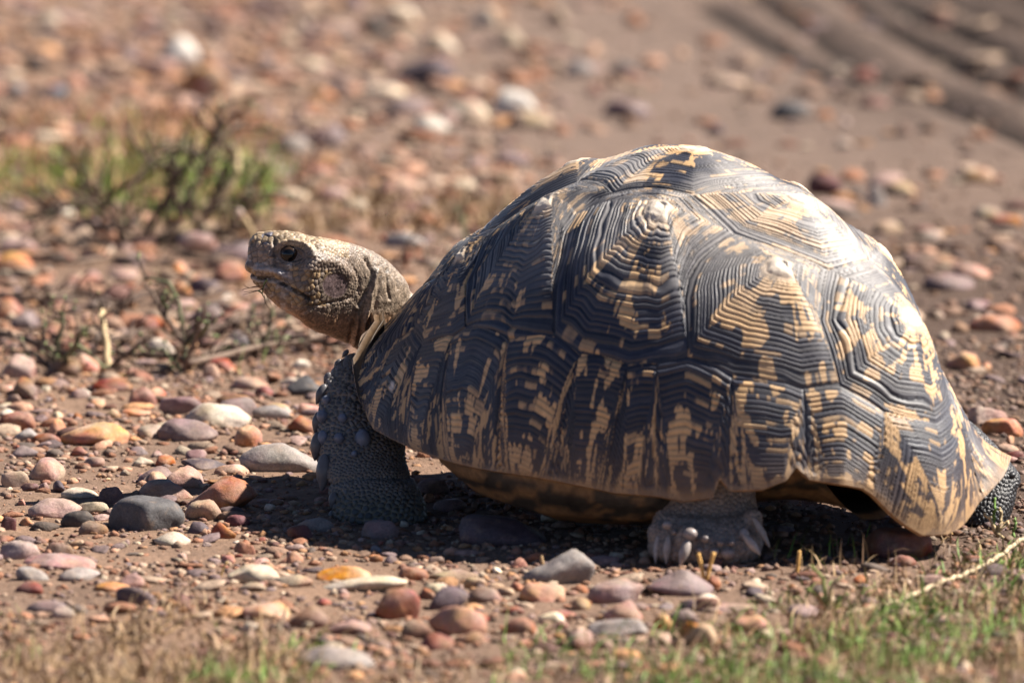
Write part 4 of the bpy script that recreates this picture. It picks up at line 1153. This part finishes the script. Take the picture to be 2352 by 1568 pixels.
# gravel: grains nobody could count
import bmesh
bm = bmesh.new(); bmesh.ops.create_icosphere(bm, subdivisions=1, radius=1.0)
IV = np.array([v.co[:] for v in bm.verts]); IF = np.array([[v.index for v in f.verts] for f in bm.faces]); bm.free()
nrg = np.random.default_rng(21)
def grains(name, n, xr, yr, smin, smax, prob, colf, label):
    x = nrg.uniform(*xr, n); y = nrg.uniform(*yr, n)
    keep = nrg.random(n) < prob(x, y); x, y = x[keep], y[keep]; n = len(x)
    s = smin + (smax - smin) * nrg.random(n) ** 2.6
    J = IV[None] * (1 + .28 * nrg.normal(size=(n, 12, 1))) * s[:, None, None]
    J *= np.stack([.8 + .6 * nrg.random(n), .7 + .5 * nrg.random(n), .45 + .4 * nrg.random(n)], -1)[:, None]
    an = nrg.uniform(0, 6.28, n); c, s_ = np.cos(an)[:, None], np.sin(an)[:, None]
    Jx = J[..., 0] * c - J[..., 1] * s_; Jy = J[..., 0] * s_ + J[..., 1] * c
    P = np.stack([Jx + x[:, None], Jy + y[:, None], J[..., 2] + (gheight(x, y) + s * .18)[:, None]], -1)
    F = IF[None] + (np.arange(n) * 12)[:, None, None]
    col = np.repeat(colf(x, y, n), 12, axis=0)
    o = link(name, new_mesh(name, P.reshape(-1, 3), F.reshape(-1, 3), col, False, M_GRAIN))
    tag(o, label, None, None, 'stuff'); return o
PG = .82 * np.array([PAL[k] for k in ('rose', 'rust', 'salmon', 'tan', 'mauve', 'brown', 'brown', 'rust', 'tan', 'dark', 'red', 'wine', 'orange', 'cream', 'purple')])
def cf(x, y, n):
    c = PG[nrg.integers(0, len(PG), n)] * (.6 + .6 * nrg.random((n, 1))); c = c * .55 + np.array([.24, .15, .10]) * .45 * (.5 + nrg.random((n, 1)))
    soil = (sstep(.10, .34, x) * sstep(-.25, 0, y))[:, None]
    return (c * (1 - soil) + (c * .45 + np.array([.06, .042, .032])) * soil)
def p_near(x, y):
    cl = fbm(x * 9, y * 9, 0, 301)
    base = .25 + .9 * sstep(.38, .62, cl)
    return np.clip(base * np.where((x > .26) & (y > -.2), 1.6, 1.0), 0, 1)
grains('gravel', 62000, (-.55, .55), (-.80, .90), .0005, .0040, p_near, cf, 'fine loose gravel and grit around and under the tortoise')
grains('gravel', 9000, (-.70, .75), (.8, 2.2), .002, .008, lambda x, y: np.clip(.3 + .9 * sstep(.40, .60, fbm(x * 4, y * 4, 0, 302)), 0, 1) * np.where((x > .05) & (y > 1.5), .25, 1), cf, 'coarse loose gravel behind the tortoise')
grains('gravel', 4600, (-.85, .85), (2.2, 5.0), .003, .014, lambda x, y: np.where(x > .05, .14, 1.0) * np.clip(.2 + sstep(.4, .6, fbm(x * 4, y * 4, 0, 303)), 0, 1), cf, 'far loose gravel on the left behind')

bm = bmesh.new(); bmesh.ops.create_icosphere(bm, subdivisions=2, radius=1.0)
IV2 = np.array([v.co[:] for v in bm.verts]); IF2 = np.array([[v.index for v in f.verts] for f in bm.faces]); bm.free()
def many_pebbles(n, xr, yr, smin, smax, prob, label):
    V_, C_, n_ok = [], [], 0
    pl = np.array(placed)
    for _ in range(n):
        x, y = nrg.uniform(*xr), nrg.uniform(*yr)
        if nrg.random() > prob(x, y): continue
        s = smin + (smax - smin) * nrg.random() ** 2.2
        if np.any((pl[:, 0] - x) ** 2 + (pl[:, 1] - y) ** 2 < (.75 * (pl[:, 2] + s)) ** 2) and nrg.random() > .15: continue
        nr_ = nrg.normal(size=(8, 3)); nr_ /= np.linalg.norm(nr_, axis=1, keepdims=True); of = .5 + .5 * nrg.random(8); pw = nrg.choice([8, 14, 24, 40])
        r = (1.0 + ((np.maximum(IV2 @ nr_.T, 1e-3) / of) ** pw).sum(1)) ** (-1 / pw)
        q = IV2 * r[:, None] * np.array([s, s * nrg.uniform(.5, .9), s * nrg.uniform(.2, .48)]) * 1.15
        a_, t_ = nrg.uniform(0, 6.28), nrg.normal() * .15; c, sn = math.cos(a_), math.sin(a_)
        q = np.stack([q[:, 0] * c - q[:, 1] * sn, q[:, 0] * sn + q[:, 1] * c, q[:, 2] + q[:, 0] * t_], -1)
        V_.append(q + np.array([x, y, float(gheight(x, y)) + s * .12])); C_.append(np.ones((len(IV2), 1)) * (PG[nrg.integers(0, len(PG))] * .75 + np.array([.3, .2, .14]) * .25) * nrg.uniform(.55, 1.2)); n_ok += 1
    F_ = (IF2[None] + (np.arange(n_ok) * len(IV2))[:, None, None]).reshape(-1, 3)
    tag(link('pebbles', new_mesh('pebbles', np.concatenate(V_), F_, np.concatenate(C_), True, M_GRAIN)), label, None, None, 'stuff')
def pv(x, y):
    c_ = float(fbm(np.array([x * 7]), np.array([y * 7]), 0, 305)[0])
    k = .25 + 1.3 * max(0, c_ - .38) / .3
    if x > .05 and y > -.1: k *= .45
    return min(1, k)
many_pebbles(3300, (-.58, .55), (-.78, .95), .0030, .0120, pv, 'countless small pebbles scattered through the near gravel')
many_pebbles(4400, (-.85, .75), (.9, 4.2), .006, .019, lambda x, y: .95 if x < .06 - .05 * (y - 1) else (.12 if y > 1.6 else .3), 'countless pebbles of the far gravel')
# ------------------------------------------------------------------ grass
def blades(name, n, region, hmin, hmax, wid, greenf, label, lie=.5, seed=1):
    """region: function returning ground x,y of n blades; greenf(x,y)->share of green"""
    g = np.random.default_rng(seed)
    x, y = region(g, n); n = len(x)
    L = hmin + (hmax - hmin) * g.random(n) ** 1.5; az = g.uniform(0, 2 * np.pi, n); ln = np.clip(lie + .35 * g.normal(size=n), .05, 1.4)
    z0 = gheight(x, y) - .001
    K = 5; V = np.zeros((n, K, 2, 3)); wd = wid * (.6 + .8 * g.random(n))
    px_, py_, pz_ = x.copy(), y.copy(), z0.copy(); el = np.pi / 2 - ln * .5
    curl = ln * (.25 + .35 * g.random(n)); tw = g.uniform(0, np.pi, n)
    for k in range(K):
        t = k / (K - 1); w = wd * (1 - t ** 1.6) * .5 + 1e-5
        sx, sy = -np.sin(az + tw * .4), np.cos(az + tw * .4)
        V[:, k, 0] = np.stack([px_ - sx * w, py_ - sy * w, pz_], -1); V[:, k, 1] = np.stack([px_ + sx * w, py_ + sy * w, pz_ + w * .5], -1)
        st = L / (K - 1)
        px_ = px_ + np.cos(az) * np.cos(el) * st; py_ = py_ + np.sin(az) * np.cos(el) * st; pz_ = np.maximum(pz_ + np.sin(el) * st, z0 + .0015)
        el = el - curl; az = az + .15 * g.normal(size=n)
    idx = (np.arange(n) * K * 2)[:, None, None]
    q = np.array([[2 * k, 2 * k + 1, 2 * k + 3, 2 * k + 2] for k in range(K - 1)])[None] + idx
    gr = g.random(n) < greenf(x, y)
    r = g.random((n, 1))
    col = np.where(gr[:, None], np.array([.12, .19, .035]) * (.6 + .9 * r), np.array([.36, .235, .12]) * (.35 + .85 * r))
    brown = g.random(n) < .22; col = np.where((brown & ~gr)[:, None], np.array([.20, .12, .07]) * (.6 + .8 * r), col)
    if seed == 13: col = col * np.array([1.5, 1.25, 1.3])
    col = np.repeat(col, K * 2, axis=0)
    o = link(name, new_mesh(name, V.reshape(-1, 3), q.reshape(-1, 4), col, True, M_GRASS))
    tag(o, label, None, None, 'stuff'); return o
def px_region(x0, x1, yf, dens, clump=.02, seed=0):
    """scatter over the ground seen between survey columns x0..x1, rows given by yf(x)->(top,bottom)"""
    def f(g, n):
        X_, Y_ = [], []
        while len(X_) < n:
            a = g.uniform(x0, x1); t, b = yf(a); c = g.uniform(t, b)
            if g.random() > dens(a, c): continue
            p = on_ground(a, c)
            if vnoise(np.array([p[0] / clump]), np.array([p[1] / clump]), 0, 400 + seed)[0] < g.random() * .80: continue
            X_.append(p[0] + g.normal() * .003); Y_.append(p[1] + g.normal() * .003)
        return np.array(X_), np.array(Y_)
    return f
def gnoise(s, sc=.05):
    return lambda x, y: .0 + 1.0 * sstep(s, s + .16, fbm(x / sc, y / sc, 0, 450, 2))
def d1(a, c):
    top = 1425 + 25 * math.sin(a / 130) + max(0, a - 450) * .10
    if 250 < a < 470: top -= 45
    return float(sstep(top - 25, top + 80, c)) * float(1 - .6 * sstep(650, 950, a))
blades('dry_grass', 3600, px_region(-80, 1150, lambda a: (1370, 1660), d1, .05, 1), .008, .028, .0013, gnoise(.64, .045), 'dry straw coloured grass mat along the bottom left', .95, 11)
def d2(a, c):
    top = np.interp(a, [1120, 1400, 1700, 2000, 2200, 2352], [1470, 1430, 1400, 1350, 1290, 1230])
    return float(sstep(top - 20, top + 90, c)) * (.5 + .5 * sstep(1200, 1800, a))
blades('grass', 4600, px_region(1120, 2430, lambda a: (1200, 1660), d2, .04, 2), .008, .030, .0013, lambda x, y: np.clip(.08 + .75 * sstep(.46, .60, fbm(x / .05, y / .05, 0, 451, 2)), 0, 1), 'mixed green and dry grass in the lower right corner', .85, 12)
def d3(a, c): return float(sstep(250, 330, c) * (1 - sstep(430, 480, c))) * float(1 - sstep(560, 700, a))
blades('grass', 2600, px_region(-60, 700, lambda a: (240, 490), d3, .12, 3), .010, .032, .0026, lambda x, y: np.where((y < 2.1) & (x < -.17), .95, .2) * (.5 + sstep(.4, .6, fbm(x / .12, y / .12, 0, 452, 2))), 'blurred green and straw grass patch on the left behind the twiggy bush', .6, 13)
def d4(a, c): return float(sstep(425, 460, c - (a - 500) * .03) * (1 - sstep(520, 560, c))) * .9
blades('dry_grass', 1500, px_region(440, 1200, lambda a: (420, 560), d4, .09, 4), .010, .028, .0022, gnoise(.70, .1), 'low dry grass strip behind the head and neck', .75, 14)
blades('grass', 260, px_region(180, 620, lambda a: (430, 520), lambda a, c: .9, .05, 6), .02, .05, .0026, lambda x, y: .75 + 0 * x, 'green tufts growing among the twigs of the bush', .45, 16)
blades('dry_grass', 420, px_region(0, 800, lambda a: (560, 880), lambda a, c: .6, .04, 5), .008, .03, .0009, gnoise(.62, .04), 'thin withered grass threads between the low twigs', 1.0, 15)
blades('dry_grass', 260, px_region(1750, 2352, lambda a: (1230, 1400), lambda a, c: .7, .03, 7), .008, .026, .0012, gnoise(.6, .03), 'sparse dry grass stubs on the soil below the rear of the shell', .6, 17)

# ------------------------------------------------------------------ twigs and little plants
TW = C(.17, .12, .09); TWD = C(.075, .05, .038); STR = C(.50, .38, .22); LEAF = C(.16, .20, .085)
def thing_plant(name, label, cat, stems, leaves=0, seed=0, leafcol=LEAF, buds=(), Y=None, ls=.0028, thick=2.1):
    """stems: list of (survey polyline, radius px, colour, (depth at root, depth at tip))"""
    rg_ = random.Random(seed)
    root = empty(name, (0, 0, 0)); tag(root, label, cat)
    first = stems[0][0][0]
    g0 = on_ground(*first); base = np.array([g0[0], g0[1], float(gheight(g0[0], g0[1]))])
    root.location = base
    lv = []
    allpts = []
    for (pts, r, c, dy) in stems:
        Y0 = base[1] + dy[0]; Y1 = base[1] + dy[1]; n = len(pts)
        P = [at_y(p[0], p[1], Y0 + (Y1 - Y0) * i / (n - 1)) for i, p in enumerate(pts)]
        Q = curve_pts(P, 4)
        Q = [q + np.array([rg_.gauss(0, .0007), rg_.gauss(0, .0007), rg_.gauss(0, .0007)]) for q in Q]
        s_ = SC
        v, f_ = wire(Q, r / s_ * thick, r * .62 / s_ * thick, 6)
        link('stem', new_mesh('stem', v - base, f_, np.ones((len(v), 1)) * c * (.8 + .4 * rg_.random()), True, M_TWIG), root)
        allpts.append(Q)
    def leaf(p, d_, L, w, c):
        d_ = d_ / (np.linalg.norm(d_) + 1e-9); x = np.cross(d_, [.2, 1, .1]); x /= np.linalg.norm(x) + 1e-9; u = np.cross(x, d_)
        V = np.array([p, p + d_ * L * .45 + x * w + u * w * .3, p + d_ * L, p + d_ * L * .45 - x * w + u * w * .3, p + d_ * L * .5 + u * w * .9, p + d_ * L * .5 - u * w * .4])
        return V, [(0, 1, 4), (1, 2, 4), (2, 3, 4), (3, 0, 4), (0, 5, 1), (1, 5, 2), (2, 5, 3), (3, 5, 0)], c
    if leaves:
        for _ in range(leaves):
            Q = rg_.choice(allpts); k = rg_.randrange(len(Q) // 3, len(Q)); p = Q[k]
            lv.append(leaf(p, np.array([rg_.gauss(0, .7), rg_.gauss(0, .7), abs(rg_.gauss(.8, .4))]), ls * rg_.uniform(.7, 1.5), ls * .28, leafcol * rg_.uniform(.6, 1.4)))
        v, f_, c_ = join(lv)
        o = link('leaves', new_mesh('leaves', v - base, f_, c_, True, M_GRASS), root); tag(o, kind='stuff')
    for (bx, by, br, bc, byy) in buds:
        p = at_y(bx, by, base[1] + byy); V, F = local_sphere(p, (rg_.gauss(0, .3), 0, 1), (br * 1.3 / SC, br / SC, br / SC), 12, 8)
        V = V + .15 * br / SC * np.array([[rg_.gauss(0, 1) for _ in range(3)] for _ in range(len(V))])
        link('seed_head', new_mesh('seed_head', V - base, F, np.ones((len(V), 1)) * np.asarray(bc), True, M_TWIG), root)
    return root
RB = C(.22, .09, .06)
def fork(pts, rg_, n, spread=38, ln=60):
    """extra side shoots off a polyline, in survey units"""
    out = []
    for _ in range(n):
        i = rg_.randrange(0, len(pts) - 1); t = rg_.random()
        x = pts[i][0] * (1 - t) + pts[i + 1][0] * t; y = pts[i][1] * (1 - t) + pts[i + 1][1] * t
        dx = pts[i + 1][0] - pts[i][0]; dy = pts[i + 1][1] - pts[i][1]; a = math.atan2(dy, dx) + rg_.choice([-1, 1]) * math.radians(rg_.uniform(20, 20 + spread)); l_ = ln * rg_.uniform(.4, 1.2)
        out.append([(x, y), (x + math.cos(a) * l_ * .5, y + math.sin(a) * l_ * .5 - 2), (x + math.cos(a + .2) * l_, y + math.sin(a + .2) * l_ - 5)])
    return out
rgp = random.Random(3)
bush = [[(330, 560), (372, 470), (400, 420), (455, 355), (500, 310), (505, 240)], [(330, 560), (400, 520), (440, 440), (500, 330), (552, 285)], [(330, 560), (450, 535), (520, 530), (600, 500)],
        [(330, 560), (260, 500), (200, 460), (140, 430)], [(280, 515), (300, 440), (330, 390), (350, 345)], [(240, 490), (215, 430), (190, 390)], [(330, 560), (250, 560), (150, 600), (70, 620)], [(330, 560), (300, 600), (330, 650), (320, 690)], [(330, 560), (360, 600), (400, 640), (450, 655)],
        [(330, 560), (270, 590), (200, 640), (150, 690)], [(200, 470), (120, 480), (60, 510)], [(450, 535), (480, 470), (530, 420)], [(400, 520), (410, 450), (390, 380)], [(450, 535), (500, 580), (560, 590)], [(520, 530), (560, 470), (590, 440)], [(250, 560), (220, 610), (230, 660)]]
st_ = [(p, 5.0 if i < 3 else 3.4, TW if i % 2 else TWD, (0, .06 * math.sin(i * 2.1))) for i, p in enumerate(bush)]
for p in bush: st_ += [(q, 2.6, TWD, (.01 * math.sin(q[0][0]), .03 * math.sin(q[0][0]))) for q in fork(p, rgp, 9, 50, 105)]
thing_plant('dwarf_shrub', 'leggy half dead dwarf shrub with bare grey brown twigs left behind the head', 'shrub', st_, 260, 31, C(.22, .23, .11), ((545, 262, 8, RB, 0), (478, 400, 8, RB, 0), (548, 490, 9, C(.5, .38, .3), -.02), (330, 345, 7, TWD, 0), (215, 450, 7, TWD, 0)), ls=.005)
thing_plant('dry_stalk', 'arched pale dry stalk bending over beside the dwarf shrub', 'stalk', [([(400, 540), (470, 500), (520, 440), (545, 390), (540, 345), (528, 338)], 7, STR, (0, .02))], 0, 32)
thing_plant('seed_stalk', 'straw stalk topped by a pale seed head touching the top of the snout', 'stalk', [([(590, 610), (582, 540), (566, 512), (552, 494)], 4.5, STR, (.0, -.02))], 0, 33, buds=((549, 489, 10, C(.55, .42, .34), -.02), (556, 494, 6, C(.45, .3, .22), -.02)))
lows = [([(120, 860), (130, 800), (145, 740), (140, 715)], [(120, 860), (100, 830), (60, 800), (20, 760)], [(120, 860), (150, 820), (175, 790), (190, 750)], [(120, 860), (125, 820), (110, 790), (95, 770)]),
        ([(250, 850), (245, 800), (235, 740), (232, 700)], [(250, 850), (280, 820), (320, 790), (350, 770)], [(250, 850), (220, 830), (190, 800), (170, 790)]),
        ([(420, 860), (425, 790), (410, 700), (385, 650), (330, 640)], [(420, 860), (440, 800), (455, 760), (470, 700)], [(420, 860), (380, 810), (340, 800)], [(425, 790), (380, 730), (360, 690), (330, 650)], [(425, 790), (470, 760), (480, 740)]),
        ([(600, 830), (605, 790), (620, 750), (628, 705)], [(600, 830), (580, 780), (560, 760)], [(600, 830), (640, 800), (660, 770)], [(600, 830), (560, 800), (530, 790)])]
LL = ['low sparse plant with green tipped stems at the far left', 'single bare pale stub with side twigs in the lower left thicket', 'thin upright plant with small green leaves left below the snout', 'small green stemmed plant under the chin']
for i, pl_ in enumerate(lows):
    st_ = [(p, (5.4 if i == 1 and k == 0 else 3.4), (STR if i == 1 and k == 0 else (TW if k % 2 else C(.16, .16, .09))), (0, .03 * math.sin(k * 2.3 + i))) for k, p in enumerate(pl_)]
    for p in pl_: st_ += [(q, 1.5, TWD, (0, .015 * math.sin(q[0][0]))) for q in fork(p, rgp, 6, 50, 55)]
    thing_plant('small_plant', LL[i], 'plant', st_, (60, 8, 80, 46)[i], 40 + i, C(.20, .26, .10), ls=.0034)
creep = [('creeping woody branch lying from the left edge to under the thicket', [(-20, 790), (60, 812), (150, 838), (230, 836), (330, 846), (440, 850)]), ('creeping woody branch running right towards the shoulder', [(430, 862), (520, 848), (600, 832), (690, 822), (740, 800), (800, 786)]),
         ('thin fallen twig ending at the foreleg', [(600, 815), (680, 812), (740, 822), (800, 828)]), ('short crossed fallen twig in the middle of the thicket', [(470, 850), (540, 815), (610, 800), (640, 790)]), ('fallen forked twig low in the left thicket', [(120, 800), (200, 812), (280, 800), (330, 780)]), ('thin bare twig lying behind the mauve stone at the left edge', [(0, 700), (80, 712), (170, 700), (260, 716)]), ('bare bent twig lying between the rust coloured flat stone and the dark purple oval', [(270, 725), (350, 700), (440, 706), (520, 690)]), ('grey twig lying in front of the twiggy bush on the left', [(60, 610), (160, 625), (260, 610), (380, 628)]), ('short grey twig lying just left of the snout', [(400, 600), (470, 612), (540, 600)]), ('bare twig fallen beside the salmon stone under the chin', [(520, 760), (600, 745), (690, 752), (760, 742)]), ('fallen dark twig behind the nearly black stone', [(430, 800), (520, 770), (600, 750)])]
for i, (lab, p) in enumerate(creep):
    b0 = on_ground(p[0][0], p[0][1]); rt = empty('fallen_twig', (b0[0], b0[1], 0)); tag(rt, lab, 'twig')
    for k, q in enumerate([p] + fork(p, rgp, 13, 40, 75)):
        P = []
        for j, (a, b_) in enumerate(q):
            g_ = on_ground(a, p[min(range(len(p)), key=lambda m: abs(p[m][0] - a))][1] if k else b_)
            if k: g_ = at_y(a, b_, g_[1])
            g_ = np.array(g_); g_[2] = max(g_[2], 0) + float(gheight(g_[0], g_[1])) + .008
            P.append(g_)
        v, f_ = wire(curve_pts(P, 4), (10 if k == 0 else 4) / SC, (6 if k == 0 else 1.6) / SC, 6)
        link('branch' if k == 0 else 'side_twig', new_mesh('branch', v - np.array([b0[0], b0[1], 0]), f_, np.ones((len(v), 1)) * (TW if (i + k) % 2 else TWD) * rgp.uniform(.8, 1.3), True, M_TWIG), rt)
thing_plant('seed_stalk', 'thin brown stalk with two rusty seed heads behind the neck', 'stalk', [([(880, 680), (905, 610), (940, 560), (960, 525)], 2.2, TW, (0, .0)), ([(905, 660), (925, 600), (932, 585)], 1.8, TW, (0, 0))], 0, 51, buds=((936, 592, 9, RB, 0), (931, 606, 8, C(.3, .12, .06), 0), (880, 545, 8, RB, .02)))
thing_plant('seed_stalk', 'thin pale stalk with a dry bud close to the front slope of the shell', 'stalk', [([(990, 690), (985, 620), (975, 575), (960, 560)], 1.6, TW, (.05, .05)), ([(985, 640), (1010, 600), (1028, 575)], 1.6, STR, (.05, .05))], 6, 52, buds=((965, 570, 7, C(.3, .14, .09), .05), (1030, 572, 9, C(.5, .38, .28), .05)))
thing_plant('small_plant', 'little grey green sprig standing alone left of the front slope of the shell', 'plant', [([(1072, 600), (1066, 540), (1058, 505), (1052, 482)], 2.6, C(.16, .15, .09), (0, 0))], 14, 53, C(.19, .24, .12), ls=.004)
thing_plant('dry_flower', 'faded brown flower on a thin stalk behind, right of the dwarf shrub', 'flower', [([(700, 440), (715, 400), (722, 350), (745, 300)], 2.6, TWD, (0, 0)), ([(715, 400), (730, 330), (728, 310)], 1.6, TWD, (0, 0))], 10, 54, C(.24, .15, .14), buds=((728, 318, 14, C(.22, .14, .13), 0),), ls=.008)
# straws and stubs in the foreground
def straw(name, label, pts, r, c, cat='straw', dY=0):
    g0 = on_ground(*pts[0]); base = np.array([g0[0], g0[1], float(gheight(g0[0], g0[1]))])
    P = [at_y(p[0], p[1], base[1] + dY * i) for i, p in enumerate(pts)]
    v, f_ = wire(curve_pts(P, 4), r / SC, r * .85 / SC, 7)
    o = link(name, new_mesh(name, v - base, f_, np.ones((len(v), 1)) * c, True, M_TWIG)); o.location = base; tag(o, label, cat); return o
YS = C(.62, .36, .12)
fs_ = empty('forked_straw', on_ground(1620, 1345)); tag(fs_, 'upright forked yellow straw in front of the hind foot', 'straw')
for k, p in enumerate(([(1620, 1345), (1613, 1310), (1604, 1270)], [(1620, 1345), (1628, 1310), (1640, 1268)])):
    P = [at_y(q[0], q[1], fs_.location.y) for q in p]; v, f_ = wire(curve_pts(P, 4), 4.2 / SC, 4.6 / SC, 7)
    link('prong', new_mesh('prong', v - np.array(fs_.location), f_, np.ones((len(v), 1)) * YS, True, M_TWIG), fs_)
straw('straw', 'single upright yellow stub in the shadow right of the hind foot', [(1830, 1316), (1834, 1290), (1836, 1264)], 4.6, YS)
straw('straw', 'short pale straw leaning beside the single upright stub', [(1838, 1322), (1850, 1308), (1862, 1298)], 5, C(.5, .38, .22))
straw('straw', 'tan straw stub in front of the lowest part of the rear shell', [(2184, 1228), (2172, 1195), (2160, 1150), (2156, 1125)], 6, C(.46, .29, .13))
straw('straw', 'thin pointed stick poking out from the rust red slab', [(452, 1118), (430, 1106), (412, 1098)], 2.2, C(.4, .3, .2), 'stick')
straw('straw', 'pale straw standing among the front row pebbles below the blue purple rock', [(1250, 1310), (1246, 1290), (1243, 1276)], 4, C(.45, .3, .16))
straw('straw', 'yellow grass stub beside the hole of light left of the speckled cobble', [(505, 1328), (513, 1305), (522, 1290)], 2.6, C(.5, .33, .12))
straw('straw', 'long pale diagonal straw near the bottom centre', [(1095, 1410), (1150, 1440), (1240, 1480), (1330, 1520)], 3.4, C(.5, .38, .22), dY=-.0)
run = empty('grass_runner', on_ground(2340, 1262)); tag(run, 'pale segmented grass runner creeping across the soil in the lower right', 'runner')
rp = [(2352, 1250), (2332, 1262), (2305, 1285), (2280, 1300), (2262, 1310), (2240, 1322), (2208, 1336), (2180, 1345), (2150, 1356), (2118, 1372), (2070, 1392), (2030, 1404), (1985, 1414), (1940, 1424)]
RP = [on_ground(*p) + np.array([0, 0, .004]) for p in rp]
for i in range(len(RP) - 1):
    A_, B_ = RP[i], RP[i + 1]; M_ = (A_ + B_) / 2 + np.array([0, 0, .001])
    v, f_ = wire([A_ + (B_ - A_) * .04, A_ + (B_ - A_) * .2, M_, A_ + (B_ - A_) * .8, A_ + (B_ - A_) * .96], 4.6 / SC, 5.4 / SC, 7)
    link('segment', new_mesh('segment', v - np.array(run.location), f_, np.ones((len(v), 1)) * C(.56, .45, .29) * rgp.uniform(.75, 1.1), True, M_TWIG), run)
thing_plant('grass_tuft', 'small grass tuft with one green blade at the rear end of the shell', 'grass', [([(2290, 1225), (2286, 1190), (2283, 1160), (2288, 1140)], 2.4, C(.15, .26, .06), (0, 0)), ([(2290, 1225), (2300, 1190), (2296, 1165)], 2.4, STR, (0, 0)), ([(2290, 1225), (2275, 1190), (2262, 1180)], 2.6, STR, (0, 0)), ([(2290, 1225), (2312, 1240), (2335, 1250)], 3, STR, (0, -.01)), ([(2330, 1235), (2332, 1205), (2334, 1190)], 2, C(.15, .24, .07), (0, 0)), ([(2290, 1225), (2310, 1200), (2322, 1212)], 2.6, STR, (0, 0))], 0, 55)
thing_plant('grass_tuft', 'thin green and yellow tuft in front of the soil right of the orange pebble', 'grass', [([(1905, 1400), (1890, 1340), (1868, 1300)], 2.6, C(.22, .24, .08), (0, 0)), ([(1905, 1400), (1910, 1350), (1925, 1330)], 2.4, STR, (0, 0)), ([(1905, 1400), (1880, 1370), (1852, 1352)], 2.4, C(.2, .25, .07), (0, 0)), ([(1905, 1400), (1930, 1370), (1950, 1365)], 2, C(.12, .22, .05), (0, 0))], 0, 56)
for o_ in list(bpy.data.meshes):
    if o_.users == 0: bpy.data.meshes.remove(o_)
